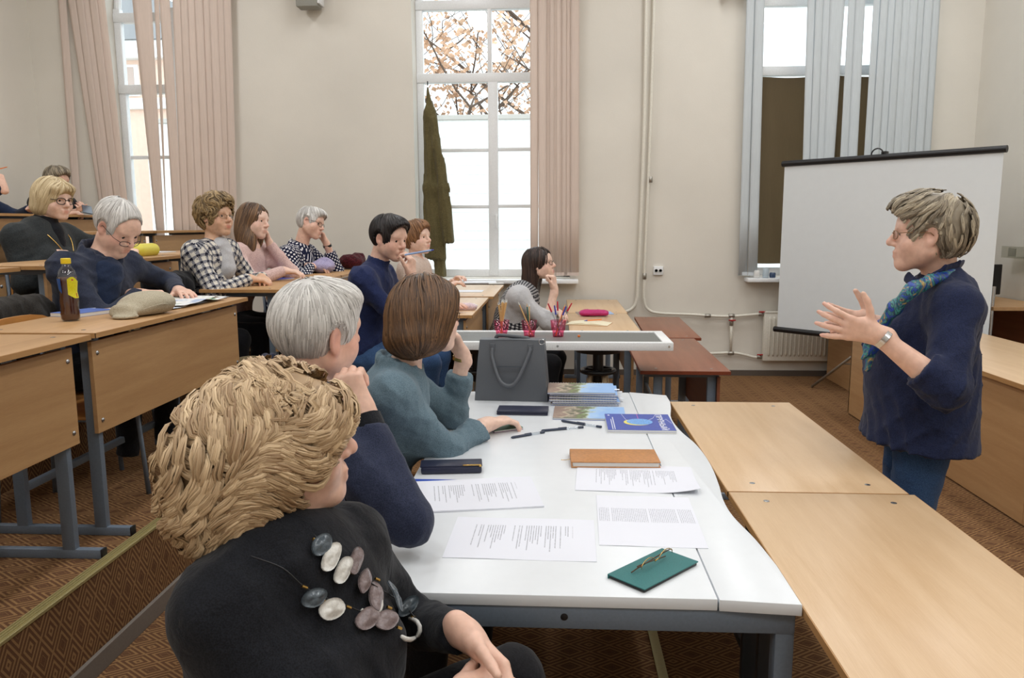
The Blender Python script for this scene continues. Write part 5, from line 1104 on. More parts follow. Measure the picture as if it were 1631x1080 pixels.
bl = person('woman with pale blonde bob and dark glasses in a charcoal cardigan', (-3.22, 4.68, 1.02), at(68, 366, 4.70), at(86, 317, 4.72), -8, (-16, -8, 0),
    {'R': dict(w=at(80, 402, 4.6), pole=(-.5, -.8, -.9), d=(.6, .8, 0), n=(0, 0, -1), pose='relaxed'), 'L': dict(w=(-2.75, 4.95, 1.37), pole=(0, 1, -.4), d=(.3, -.9, 0), pose='relaxed')},
    ('cardigan', GREYC), None, SK2, sw=.40, build=1.14, bust=.03, belly=.06, fat=.015, res=.009, hres=.0058, tmat=BLKT, brow=GREY_BROW, neck_r=.056, zfloor=.53, turtleneck=False)
hair(bl, H_PLAT, n=1300, steps=12, seglen=.0125, wid=.0034, lift=.005, flow=f_bob, res=.007, thick=.02, base_tone=.25, tone=(.3, 1), seed=18, add=[((0, -.03, -.0), (.102, .105, .105)), ((0, .075, .07), (.075, .035, .03)), ((0, -.05, -.06), (.1, .085, .055))], cut=[((0, .14, -.04), (.09, .08, .1)), ((0, .05, -.17), (.13, .13, .09))])
glasses(bl, DARKF, rw=.026, rh=.019, th=.0026)
_n = at(68, 366, 4.70); _h = at(86, 317, 4.72); _s = SDF(); _s.cap(_n + V3(-.0, 0, -.05), _n * .45 + _h * .55 + V3(-.02, 0, -.02), .08, .066, .02, flat=True); _s.cap(_n + V3(.06, 0, -.02), _n + V3(.1, 0, -.2), .07, .05, .03); bl.cloth(_s, 'turtleneck', BLACKK, .008)
ear_ = bl.head + bl.fr[1] * -.082 + bl.fr[2] * -.045; MB().lathe([(.001, .0), (.005, -.012), (.007, -.024), (.001, -.03)], 10).build('earring', M_plain('turquoise', srgb(80, 180, 190), .3), bl.root, True).location = ear_ - bl.org
chain = [_n + V3(.02, -.10, .035), _n + V3(.12, -.09, -.06), _n + V3(.165, -.03, -.155), _n + V3(.165, .03, -.15), _n + V3(.12, .08, -.05), _n + V3(.03, .1, .03)]
nk = MB().tube([q - bl.org for q in smooth_path(chain, 6)], .0035, 5).build('necklace', GOLD, bl.root, 2)
MB().lathe([(.001, 0), (.014, .004), (.016, .012), (.006, .016)], 14).build('pendant', CHROME, nk, True).location = _n + V3(.175, 0, -.165) - bl.org
ph = person('person with short brown hair in black using a phone in the back row', (-4.72, 6.93, 1.32), at(88, 318, 6.92), at(91, 288, 6.9), -5, (-18, -10, 0),
    {'R': dict(w=at(106, 341, 6.75), pole=(-.4, -.8, -.8), d=(.8, .3, .15), n=(.3, .3, -.8), pose='loose'), 'L': dict(w=at(118, 338, 6.95), pole=(-.2, .9, -.6), d=(.8, -.3, .2), n=(.3, -.3, .8), pose='loose')},
    ('sweater', BLACKK), None, SK1, sw=.40, build=1.02, res=.012, hres=.0075, tmat=BLKT, brow=BROWN_BROW, zfloor=.84)
hair(ph, H_SPKR, n=500, steps=7, seglen=.013, wid=.005, lift=.005, flow=f_short, res=.008, thick=.016, base_tone=.1, tone=(0, .7), seed=19, add=[((0, .05, .085), (.07, .065, .045))], cut=[((0, .135, -.014), (.094, .088, .092)), ((0, .045, -.135), (.13, .12, .1))])
band(ph, ph.wR - unit(ph.wR - ph.elb['R']) * .02, ph.wR, .03, GREYD, 'wristwatch', .025)
lb = person('person in dark blue at the left edge with a raised fist and orange pencil', (-4.95, 6.15, 1.32), at(-60, 310, 6.12), at(-48, 268, 6.1), -5, (-10, 0, 0),
    {'R': dict(w=at(5, 298, 5.98), pole=(.6, -.3, -1), d=(-.3, .0, .9), n=(-.8, .3, 0), pose='fist', hs=1.08), 'L': dict(w=(-4.45, 6.4, 1.67), pole=(-.2, .8, -.5), pose='flat')},
    ('sweater', DARKB), None, SK1, sw=.42, build=1.1, res=.012, hres=.0075, tmat=BLKT, brow=BROWN_BROW, zfloor=.84)
hair(lb, H_BROWN, n=300, steps=7, seglen=.013, wid=.005, flow=f_short, res=.009, thick=.014, seed=20, cut=FACE_CUT)

# scarf, bracelet of the speaker
def M_scarf():
    m, t, b = nt('silk_scarf'); v = coords(t, (1, 1, .6)); n = nd(t, 'ShaderNodeTexNoise'); n.inputs['Scale'].default_value = 26; n.inputs['Detail'].default_value = 3; n.inputs['Distortion'].default_value = 2.2; t.links.new(v, n.inputs[0])
    r = ramp(t, [(.3, srgb(20, 34, 90)), (.42, srgb(30, 70, 170)), (.5, srgb(26, 60, 70)), (.55, srgb(70, 150, 140)), (.6, srgb(28, 60, 130)), (.66, srgb(206, 176, 70)), (.7, srgb(24, 44, 120))]); t.links.new(n.outputs[0], r.inputs[0]); t.links.new(r.outputs[0], b.inputs['Base Color']); b.inputs['Roughness'].default_value = .4; return m
SILK = M_scarf(); S = SDF(); _q = [at(1512, 436, 2.62), at(1484, 446, 2.53), at(1452, 462, 2.50), at(1425, 490, 2.52), at(1404, 520, 2.55), at(1390, 548, 2.56), at(1381, 588, 2.57)]
for i in range(len(_q) - 1): S.cap(_q[i], _q[i + 1], [.016, .018, .022, .023, .018, .022][i], [.018, .022, .023, .018, .022, .010][i], .012)
S.cap(_q[5], at(1374, 572, 2.54), .022, .008, .01); S.cap(_q[0], at(1532, 440, 2.70), .017, .017, .02)
sp0.cloth(S, 'scarf', SILK, .006)
S = SDF(); _cq = [at(1532, 420, 2.72), at(1525, 423, 2.63), at(1502, 430, 2.59), at(1476, 443, 2.58), at(1454, 450, 2.61), at(1444, 440, 2.66)]
for i in range(5): S.cap(_cq[i], _cq[i + 1], .0062, .0062, .005, sq=((.25, -.45, 1), 3.2))
sp0.cloth(S, 'shirt_collar', SHIRTN, .0045, False)
_d = unit(sp0.wL - sp0.elb['L']); wb_ = band(sp0, sp0.wL - _d * .022, sp0.wL, .0285, BLACKP, 'bracelet', .014); band(sp0, sp0.wL - _d * .022 + V3(0, -.0012, .0005), sp0.wL, .0288, CHROME, 'bracelet_plate', .016, 18, 1.2).parent = wb_
# shell necklace of the woman in the foreground
def chest_pt(px, py):      # march a view line to the sweater
    r_ = AX @ np.array([px - CX, CY - py, -F_PX]); r_ = unit(r_); o_ = V3(0, 0, CAM_H); ts = np.linspace(.6, 2.2, 900); P = o_ + r_ * ts[:, None]; v_ = fl_.K.val(P); k_ = np.argmax(v_ < .009); return P[k_] if v_[k_] < .009 else None
PEARL = M_plain('pearl_shell', srgb(212, 210, 204), .25, var=.12, scale=60); SMOKE = M_plain('smoky_shell', srgb(126, 112, 112), .25, var=.2, scale=60); SLATE = M_plain('slate_shell', srgb(74, 84, 92), .2, var=.2, scale=60)
nl = bpy.data.objects.new('necklace', None); C.objects.link(nl); nl.parent = fl_.root
def cord(ps):
    q = [chest_pt(*p) for p in ps]; q = [p for p in q if p is not None]
    if len(q) > 1: MB().tube([p - fl_.org for p in smooth_path(q, 5)], .0013, 5).build('cord', BLACKP, nl, 2)
cord([(400, 886), (450, 905), (485, 935), (525, 955), (560, 968), (600, 985), (640, 1002)]); cord([(500, 852), (535, 882), (575, 918), (612, 942), (640, 960), (662, 985)])
def shell(px, py, rx, ry, rot, mat):
    p = chest_pt(px, py)
    if p is None: return
    g = fl_.K.grad(p[None])[0]; u = unit(np.cross(g, [math.cos(rot) * .3, .2, 1.0])); v = np.cross(g, u); a_ = rot; u2 = u * math.cos(a_) + v * math.sin(a_); v2 = np.cross(g, u2)
    vs = [p + g * .009 - fl_.org]; fs = []
    for i in range(1, 4):
        for k in range(18):
            th = 2 * PI * k / 18; vs.append(p + (u2 * rx * math.cos(th) + v2 * ry * math.sin(th)) * i / 3 + g * (.009 - .006 * (i / 3) ** 2 + .0015 * math.sin(th * 3 + px)) - fl_.org)
    fs = [(0, 1 + k, 1 + (k + 1) % 18) for k in range(18)] + [(1 + 18 * i + k, 1 + 18 * (i + 1) + k, 1 + 18 * (i + 1) + (k + 1) % 18, 1 + 18 * i + (k + 1) % 18) for i in range(2) for k in range(18)]
    n0 = len(vs); vs += [v_ - g * .0022 for v_ in vs]; fs += [tuple(q_ + n0 for q_ in f_[::-1]) for f_ in fs] + [(37 + k, 37 + (k + 1) % 18, 37 + (k + 1) % 18 + n0, 37 + k + n0) for k in range(18)]
    MB().add(vs, fs).build('shell_disc', mat, nl, 2)
for q in [(512, 868, 0.0247, 0.0156, .6, SLATE), (527, 887, 0.0290, 0.0156, .8, PEARL), (546, 908, 0.0275, 0.0156, .7, PEARL), (566, 893, 0.0290, 0.0156, .7, SMOKE), (580, 925, 0.0261, 0.0156, .6, SMOKE), (598, 950, 0.0290, 0.0182, .9, SMOKE), (628, 950, 0.0348, 0.0156, .7, SLATE), (500, 952, 0.0232, 0.0143, .3, SLATE), (528, 970, 0.0261, 0.0169, .2, PEARL), (585, 985, 0.0290, 0.0169, .4, SMOKE), (615, 988, 0.0290, 0.0169, .2, SMOKE), (650, 965, 0.0261, 0.0143, .8, SLATE)]: shell(*q)
for (cx_, cy_, a0, a1) in [(590, 962, -.6, 2.6), (652, 1002, -1.6, 2.4)]:
    ps = [chest_pt(cx_ + 17 * math.cos(a_), cy_ + 17 * math.sin(a_)) for a_ in np.linspace(a0, a1, 10)]; ps = [p - fl_.org for p in ps if p is not None]
    if len(ps) > 3: MB().tube(ps, [.003] + [.0045] * (len(ps) - 2) + [.003], 8).build('shell_hook', PEARL, nl, 2)
for (x_, y_) in [(502, 860), (535, 878), (533, 884), (560, 912), (601, 923), (592, 941), (485, 935), (513, 955), (555, 967), (620, 968), (636, 1000), (658, 982)]:
    p = chest_pt(x_, y_)
    if p is not None: MB().tube([p - fl_.org - V3(.003, .003, -.003), p - fl_.org + V3(.003, .003, -.003)], .0026, 8).build('gold_bead', GOLD, nl, True)
# ------------------------------------------------------------------ things on the white table
PAPER = M_plain('white_paper', srgb(236, 238, 244), .8, var=.01); PAGES = M_plain('page_block', srgb(226, 226, 222), .8, var=.05, scale=200)
def M_print(name, ink=(60, 62, 80), pitch=.0062, gap=.25, seed=0.0, table=False, bg=(229, 231, 240)):
    m, t, b = nt(name); v = coords(t); sp = nd(t, 'ShaderNodeSeparateXYZ'); t.links.new(v, sp.inputs[0]); x, y = sp.outputs[0], sp.outputs[1]
    li = mth(t, 'FLOOR', mth(t, 'DIVIDE', x, pitch)); fx = mth(t, 'FRACT', mth(t, 'DIVIDE', x, pitch))
    wn = nd(t, 'ShaderNodeTexWhiteNoise', noise_dimensions='1D'); t.links.new(mth(t, 'ADD', li, seed), wn.inputs['W'])
    wp = nd(t, 'ShaderNodeTexWhiteNoise', noise_dimensions='1D'); t.links.new(mth(t, 'ADD', mth(t, 'FLOOR', mth(t, 'DIVIDE', li, 5.0)), seed + 9), wp.inputs['W'])
    ln = mth(t, 'SUBTRACT', mth(t, 'MULTIPLY', wn.outputs[0], .15), .065); end = mth(t, 'SUBTRACT', .078, mth(t, 'MULTIPLY', wp.outputs[0], .06)) if not table else .08
    on_ = mth(t, 'MULTIPLY', mth(t, 'LESS_THAN', fx, .42), mth(t, 'MULTIPLY', mth(t, 'LESS_THAN', y, .078), mth(t, 'GREATER_THAN', y, mth(t, 'MULTIPLY', ln, -1.0) if not table else -.02)))
    keep = mth(t, 'GREATER_THAN', wn.outputs[0], gap); cen = mth(t, 'LESS_THAN', mth(t, 'ABSOLUTE', x), .125)
    n = nd(t, 'ShaderNodeTexNoise'); n.inputs['Scale'].default_value = 420; t.links.new(v, n.inputs[0])
    ms = mth(t, 'MULTIPLY', mth(t, 'MULTIPLY', on_, keep), mth(t, 'MULTIPLY', cen, mth(t, 'GREATER_THAN', n.outputs[0], .42)))
    mx = nd(t, 'ShaderNodeMix', data_type='RGBA'); mx.inputs[6].default_value = rgba(srgb(*bg)); mx.inputs[7].default_value = rgba(srgb(*ink)); t.links.new(mth(t, 'MULTIPLY', ms, .5), mx.inputs[0])
    t.links.new(mx.outputs[2], b.inputs['Base Color']); b.inputs['Roughness'].default_value = .8; return m
def sheet(label, px, py, z, rz, mat, n=1, size=(.36, .255), curl=0.0, cat='paper', name='printed_sheet', grp=None):
    c = on(px, py, z); vs = []; nx, ny = 10, 6; h = .0012 * n
    for j in range(ny + 1):
        for i in range(nx + 1):
            u, v = i / nx, j / ny; vs.append(((u - .5) * size[0], (v - .5) * size[1], h + curl * max(0, u - .6) ** 2 * max(0, .6 - v) * 3 + .0006 * math.sin(u * 7 + v * 3)))
    fs = [(j * (nx + 1) + i, j * (nx + 1) + i + 1, (j + 1) * (nx + 1) + i + 1, (j + 1) * (nx + 1) + i) for j in range(ny) for i in range(nx)]
    n0 = len(vs); vs2 = vs + [(a, b_, c_ - h) for a, b_, c_ in vs]; ed = list(range(nx + 1)) + [k * (nx + 1) + nx for k in range(1, ny + 1)] + [ny * (nx + 1) + i for i in range(nx - 1, -1, -1)] + [k * (nx + 1) for k in range(ny - 1, 0, -1)]
    fs2 = fs + [tuple(q + n0 for q in f[::-1]) for f in fs] + [(ed[k], ed[k] + n0, ed[(k + 1) % len(ed)] + n0, ed[(k + 1) % len(ed)]) for k in range(len(ed))]
    o = MB().add(vs2, fs2).build(name, mat, None, True, (c[0], c[1], z)); o.rotation_euler.z = rz; return tag(o, label, cat, grp)
ZT = .7502
sheet('stack of printed sheets beside the white-haired man on the white table', 757, 788, ZT, .18, M_print('print_a', seed=1.0), n=4)
sheet('single printed sheet nearest the front edge of the white table', 832, 857, ZT, -.02, M_print('print_b', seed=4.0))
sheet('sheet with a signed table lying beside the teal phone', 1031, 828, ZT, -.03, M_print('print_c', (110, 112, 128), .0048, .02, 3.0, True), size=(.26, .35))
sheet('printed sheet half under the brown leather planner', 1012, 762, ZT + .0004, -.06, M_print('print_d', (90, 92, 108), .005, .1, 8.0), curl=.06)
c = on(652, 794, ZT); tag(bx(-.09, .09, -.11, .11, 0, .004, b=.001).build('plastic_folder', M_plain('blue_folder', srgb(40, 76, 180), .4), None, False, (c[0] + .03, c[1] + .05, ZT - .0001)), 'blue plastic folder peeking out at the left table edge', 'folder')
# brown leather planner
LEA = M_plain('tan_leather', srgb(186, 128, 74), .45, var=.14, scale=22, bmp=.15)
a = on(909, 745, ZT); b2 = on(1050, 742, ZT); r = thing('leather_planner', 'tan leather planner with ribbon on the white table', 'planner', ((a[0] + b2[0]) / 2, a[1] + .07, ZT), .02)
W_ = (b2[0] - a[0]) / 2
bx(-W_, W_, -.07, .075, .017, .021, b=.002).build('front_cover', LEA, r, True); bx(-W_, W_, -.07, .075, 0, .004, b=.0015).build('back_cover', LEA, r, True); bx(-W_, W_, .071, .076, .002, .019, b=.002).build('spine', LEA, r, True)
bx(-W_ + .006, W_ - .006, -.066, .071, .004, .017).build('pages', PAGES, r); MB().tube(smooth_path([(-W_ + .01, -.0, .01), (-W_ - .012, .004, .004), (-W_ - .03, .01, .002)]), .0011, 5).build('ribbon', GOLD, r, 2)
# navy clutch with gold clasp
NVL = M_plain('navy_leather', srgb(36, 40, 62), .4, var=.1, scale=40); c = on(718, 753, ZT); r = thing('clutch_purse', 'navy leather clutch with gold clasp at the left table edge', 'purse', (c[0], c[1] + .02, ZT), .12)
bx(-.095, .095, -.035, .035, 0, .022, b=.006).build('body', NVL, r, True); bx(-.098, .097, -.03, .04, .020, .026, b=.003).build('flap', NVL, r, True); bx(.035, .092, -.031, -.024, .024, .028, b=.002).build('clasp_bar', GOLD, r, True); MB().lathe([(.005, 0), (.005, .004), (.003, .005)], 12, (.09, -.03, .022)).build('clasp_stud', GOLD, r, True)
# wallet, small notebook
c = on(833, 657, ZT); r = thing('wallet', 'flat navy wallet beside the grey handbag', 'wallet', (c[0], c[1] + .0, ZT), -.03)
bx(-.105, .105, -.05, .05, .0095, .018, b=.003).build('upper_half', NVL, r, True); bx(-.105, .105, -.05, .05, 0, .009, b=.003).build('lower_half', NVL, r, True)
c = on(803, 685, ZT); r = thing('pocket_notebook', 'small purple notebook under the teal woman\'s hand', 'notebook', (c[0], c[1] + .02, ZT), .5)
bx(-.06, .06, -.04, .04, .0, .0015).build('cover', M_plain('purple_card', srgb(132, 84, 130), .5), r); bx(-.058, .058, -.038, .038, .0015, .007).build('pages', PAGES, r); bx(-.06, .06, -.04, .04, .007, .0085).build('cover', M_plain('green_card', srgb(70, 110, 90), .5), r)
# gel pens
INK = M_plain('dark_ink_barrel', srgb(52, 62, 82), .3); CLR = M_glass('clear_barrel', (.84, .87, .9), .1)
for lab, p0, p1 in [('gel pen pointing at the teal woman\'s hand, left of the three', (814, 699), (867, 690)), ('gel pen in the middle of the three, capped end right', (862, 688), (929, 682)), ('gel pen nearest the booklets, right of the three', (894, 672), (958, 682))]:
    a, b2 = on(*p0, ZT), on(*p1, ZT); L_ = np.linalg.norm(b2 - a); r = thing('gel_pen', lab, 'pen', (a + b2) / 2 + V3(0, 0, .0048), math.atan2(b2[1] - a[1], b2[0] - a[0]), 'gel pens on the white table')
    MB().tube([(-L_ / 2, 0, 0), (-L_ / 2 + .006, 0, 0), (L_ * .1, 0, 0)], [.002, .0047, .0047], 10).build('barrel', INK, r, True); MB().tube([(L_ * .1, 0, 0), (L_ * .38, 0, 0)], .0046, 10).build('grip', CLR, r, True); MB().tube([(L_ * .38, 0, 0), (L_ / 2, 0, 0)], .0047, 10).build('cap', INK, r, True); MB().box(-L_ * .1, L_ * .1, -.0015, .0015, .004, .0062).build('clip', INK, r)
# spiral booklets
def M_cover(name):
    m, t, b = nt(name); v = coords(t); sp = nd(t, 'ShaderNodeSeparateXYZ'); t.links.new(v, sp.inputs[0]); n = nd(t, 'ShaderNodeTexNoise'); n.inputs['Scale'].default_value = 28; n.inputs['Detail'].default_value = 5; t.links.new(v, n.inputs[0])
    f = mth(t, 'ADD', mth(t, 'MULTIPLY', sp.outputs[0], 3.6), mth(t, 'ADD', mth(t, 'MULTIPLY', mth(t, 'SUBTRACT', n.outputs[0], .5), .75), mth(t, 'MULTIPLY_ADD', sp.outputs[1], -.8, .5)))
    r_ = ramp(t, [(.1, srgb(150, 128, 116)), (.2, srgb(196, 184, 160)), (.32, srgb(110, 104, 92)), (.42, srgb(120, 140, 84)), (.5, srgb(198, 208, 200)), (.56, srgb(176, 208, 242)), (.8, srgb(150, 190, 240))])
    t.links.new(f, r_.inputs[0]); t.links.new(r_.outputs[0], b.inputs['Base Color']); b.inputs['Roughness'].default_value = .3; return m
COVER = M_cover('photo_cover'); SPIR = M_plain('wire_spiral', srgb(224, 226, 232), .3, .5); BLUEC = M_plain('blue_back_cover', srgb(84, 110, 180), .5)
spm = MB()
for k in range(24): spm.tube(arc((-.135 + k * .0117, .0, .005), .0052, 0, 2 * PI, 9, (0, 1, 0), (0, 0, 1))[:-1], .0008, 4, closed=True)
def booklet(label, x, y, z, rz, tilt=0, flip=1, th=.0085, grp='spiral bound booklets on the white table'):
    r = thing('spiral_booklet', label, 'booklet', (x, y, z), rz, grp); bx(-.145, .145, -.1, .1, 0, .001).build('back_cover', BLUEC, r); bx(-.144, .144, -.098, .099, .001, th - .0008).build('pages', PAGES, r); bx(-.145, .145, -.1, .1, th - .0008, th).build('front_cover', COVER, r)
    s_ = spm.build('wire_spiral', SPIR, r, 2) if booklet.m is None else bpy.data.objects.new('wire_spiral', booklet.m)
    if booklet.m is None: booklet.m = s_.data
    else: C.objects.link(s_); s_.parent = r
    s_.location = (0, flip * .101, 0); s_['kind'] = 'stuff'
    bx(.14, .168, -.02, .0, th * .4, th * .5).build('index_tab', PAPER, r); return r
booklet.m = None
c = on(932, 647, ZT); pos = ['lowest', 'second from bottom', 'third from bottom', 'fourth from bottom', 'second from top', 'topmost']
for k in range(6): booklet('spiral booklet, %s of the stack on the white table' % pos[k], c[0] + .006 * math.sin(k * 2.1) - .002 * k, c[1] + .104 + .004 * math.cos(k * 1.7) , ZT + k * .0102, -.02 + .03 * math.sin(k * 1.3), flip=(-1 if k < 5 else 1))
c = on(940, 669, ZT); booklet('single spiral booklet lying in front of the stack', c[0], c[1] + .095, ZT, -.04)
# blue book with a planet on its cover
BLU = M_plain('blue_cover', srgb(52, 78, 172), .3, var=.1, scale=14); a, b2 = on(969, 690, ZT), on(1078, 691, ZT); d = on(966, 664, ZT); W_ = (b2[0] - a[0]) / 2; D_ = (d[1] - a[1]) / 2
r = thing('blue_book', 'blue paperback with a light blue planet on its cover', 'book', ((a[0] + b2[0]) / 2, a[1] + D_, ZT), -.01)
bx(-W_, W_, -D_, D_, 0, .005).build('lower_pages', PAGES, r); bx(-W_, W_, -D_, D_, .005, .006).build('inner_cover', BLU, r); bx(-W_, W_, -D_, D_, .006, .012).build('upper_pages', PAGES, r); cv = bx(-W_, W_, -D_, D_, .012, .0128).build('front_cover', BLU, r)
def disc(cx, cy, rx, ry, z, mat, nm, par): MB().prism([(cx + rx * math.cos(q), cy + ry * math.sin(q)) for q in np.linspace(0, 2 * PI, 28)[:-1]], z, z + .0002).build(nm, mat, par)
WHI = M_plain('white_ink', srgb(226, 228, 240), .5)
disc(-.008, -.008, .052, .046, .0128, M_plain('yellow_ink', srgb(232, 220, 110), .4), 'crescent_print', cv); disc(.002, 0, .05, .046, .0131, M_plain('sky_ink', srgb(112, 166, 226), .4, var=.25, scale=30), 'planet_print', cv)
ln = MB().box(-W_ + .018, -W_ + .021, -D_ + .01, D_ * .3, .0128, .0131).box(-W_ + .026, -W_ + .029, -D_ + .01, D_ * .55, .0128, .0131).box(-W_ + .01, -W_ + .018, D_ - .03, D_ - .018, .0128, .0131)
ln.tube(smooth_path([(-.06, D_ - .003, .0129), (-.048, .03, .0129), (-.035, .012, .0129)]), .0008, 4).tube([(.04, .03, .0129), (.06, .06, .0129), (.075, D_ - .006, .0129)], .0008, 4).tube([(W_ - .03, .02, .0129), (W_ - .018, .045, .0129), (W_ - .004, -.02, .0129)], .0008, 4); ln.build('cover_lines', WHI, cv)
bx(.0, .0018, .045, D_, .0128, .0131).build('pink_line', M_plain('pink_ink', srgb(214, 110, 180), .5), cv)
tc_ = bpy.data.curves.new('title', 'FONT'); tc_.body = 'ПРЯНЫЙ'; tc_.size = .036; tc_.extrude = .0001; tc_.offset = .0008; to = bpy.data.objects.new('title_lettering', tc_); C.objects.link(to)
dg = bpy.context.evaluated_depsgraph_get(); tm = bpy.data.meshes.new_from_object(to.evaluated_get(dg)); bpy.data.objects.remove(to); tm.materials.clear(); tm.materials.append(WHI)
to = bpy.data.objects.new('title_lettering', tm); C.objects.link(to); to.parent = cv; to.location = (W_ - .052, D_ - .006, .0131); to.rotation_euler.z = -PI / 2
_xs = max(v_.co.x for v_ in tm.vertices); to.scale = ((2 * D_ - .012) / _xs, .85, 1)
# teal phone case with folded spectacles
TEALC = M_plain('teal_case', srgb(46, 112, 112), .55, var=.1, scale=60); pts = [on(*q, ZT) for q in ((970, 922), (1022, 948), (1107, 903), (1062, 876))]; c = sum(pts) / 4; ang = math.atan2(*(pts[2] - pts[1])[[1, 0]]); L_ = np.linalg.norm(pts[2] - pts[1]); W_ = np.linalg.norm(pts[1] - pts[0])
r = thing('phone_case', 'smartphone in a teal flip case on the white table', 'phone', (c[0], c[1], ZT), ang)
bx(-L_ / 2, L_ / 2, -W_ / 2, W_ / 2, .0, .007, b=.003).build('phone_body', BLACKP, r, True); bx(-L_ / 2 - .002, L_ / 2 + .002, -W_ / 2 - .002, W_ / 2 + .002, .0075, .0105, b=.0014).build('front_flap', TEALC, r, True); bx(-L_ / 2 - .002, L_ / 2 + .002, W_ / 2, W_ / 2 + .003, 0, .0105, b=.001).build('fold_edge', TEALC, r, True)
g = thing('reading_glasses', 'folded rimless reading glasses on the teal phone case', 'glasses', (c[0], c[1], ZT + .0106), ang + .04)
fr_ = MB()
for s_ in (-1, 1):
    pp = [(s_ * .034 + .026 * math.cos(q), -.012 + .004, .0185 + .0165 * math.sin(q)) for q in np.linspace(0, 2 * PI, 21)[:-1]]; MB().add(pp, [tuple(range(20))]).build('lens', LENS, g); fr_.tube(pp[:11], .0009, 5)
fr_.tube([(-.009, -.008, .02), (0, -.01, .024), (.009, -.008, .02)], .0012, 6).build('bridge', GOLD, g, 2)
for s_ in (-1, 1): MB().tube(smooth_path([(s_ * .06, -.008, .024), (s_ * .058, .002, .022), (s_ * -.03, .012 + s_ * .003, .008), (s_ * -.062, .014 + s_ * .003, .0035)]), [.0014] * 25, 6).build('temple', BROWN_BROW, g, 2)
# grey handbag
BAG = M_plain('grey_bag_leather', srgb(86, 90, 96), .45, var=.08, scale=120, bmp=.2); a, b2 = on(757, 639, ZT), on(874, 641, ZT); r = thing('handbag', 'dark grey leather handbag standing on the white table', 'handbag', ((a[0] + b2[0]) / 2, a[1] + .075, ZT), -.06)
hw = (b2[0] - a[0]) / 2; hh_ = at(800, 541, a[1] + .05)[2] - ZT
def frust(w0, d0, w1, d1, z0, z1, n=6):
    bm = bmesh.new(); L0 = []
    for k in range(n + 1):
        t_ = k / n; w_, d_ = w0 + (w1 - w0) * t_, d0 + (d1 - d0) * t_ + .012 * math.sin(PI * t_); L0.append([bm.verts.new((x_ * w_, y_ * d_, z0 + (z1 - z0) * t_)) for x_, y_ in ((-1, -1), (1, -1), (1, 1), (-1, 1))])
    for k in range(n):
        for q in range(4): bm.faces.new((L0[k][q], L0[k][(q + 1) % 4], L0[k + 1][(q + 1) % 4], L0[k + 1][q]))
    bm.faces.new(L0[0][::-1]); bm.faces.new(L0[-1]); bmesh.ops.bevel(bm, geom=[e for e in bm.edges if len(e.link_faces) == 2 and e.calc_face_angle(0) > .6], offset=.012, segments=3, affect='EDGES', profile=.5); return bm
MB().bm(frust(hw, .07, hw * .88, .035, 0, hh_)).build('body', BAG, r, True)
for s_ in (-1, 1):
    MB().tube(smooth_path([(-.085, s_ * .045, hh_ - .035), (-.082, s_ * (.062), hh_ - .08), (-.045, s_ * .095, hh_ * .36), (.0, s_ * .098, hh_ * .28), (.035, s_ * .092, hh_ * .4), (.078, s_ * .058, hh_ - .06), (.083, s_ * .045, hh_ - .03)] if s_ < 0 else [(-.085, .04, hh_ - .02), (-.075, .03, hh_ + .006), (-.05, .025, hh_ + .012), (.05, .025, hh_ + .002), (.07, .03, hh_ - .004), (.085, .04, hh_ - .02)]), .0085, 8).build('handle', BAG, r, 2)
    for x_ in (-.084, .083): bx(x_ - .011, x_ + .011, s_ * .048 - .004, s_ * .048 + .004, hh_ - .05, hh_ - .015, b=.002).build('handle_tab', BAG, r, True)
bx(-.075, .06, -.0805, -.077, hh_ * .575, hh_ * .59).build('zip_pocket', GREYD, r); MB().tube(smooth_path([(-hw * .85, -.033, hh_ - .003), (0, -.035, hh_ + .001), (hw * .85, -.033, hh_ - .003)]), .0025, 6).build('rim_piping', BAG, r, 2)
MB().tube(arc((hw * .82, -.04, hh_ - .006), .012, 0, 2 * PI, 17)[:-1], .0018, 6, closed=True).build('ring', CHROME, r, 2)
# pencil cups on the framed board
PCUP = M_glass('pink_clear_plastic', (1.0, .62, .74), .08); TANW = M_plain('pencil_wood', srgb(222, 178, 120), .5); REDC = M_plain('red_pen_cap', srgb(200, 36, 58), .35); BLUC = M_plain('blue_pen_cap', srgb(60, 70, 170), .35); GRNP = M_plain('green_pencil', srgb(30, 96, 84), .4); ORNP = M_plain('orange_barrel', srgb(240, 130, 50), .4); LEAD = M_plain('lead', srgb(40, 40, 42), .5)
zb_ = bz - .006
def pencil(x, y, z, dx, dy, L_, mat, lab, nm='pencil', cap=None, rad=.0036):
    d_ = unit(V3(dx, dy, 1)); r = thing(nm, lab, nm if nm == 'pen' else 'pencil', (x, y, z)); r['group'] = 'pencils and pens in the pink cups'
    MB().tube([(0, 0, 0), tuple(d_ * (L_ - .018))], rad, 6).build('barrel', mat, r); 
    if cap: MB().tube([tuple(d_ * (L_ - .05)), tuple(d_ * L_)], [rad * 1.35, rad * .9], 8).build('cap', cap, r)
    else: MB().tube([tuple(d_ * (L_ - .018)), tuple(d_ * L_)], [rad, .0006], 6).build('tip', TANW if mat is not TANW else PAGES, r)
    return r
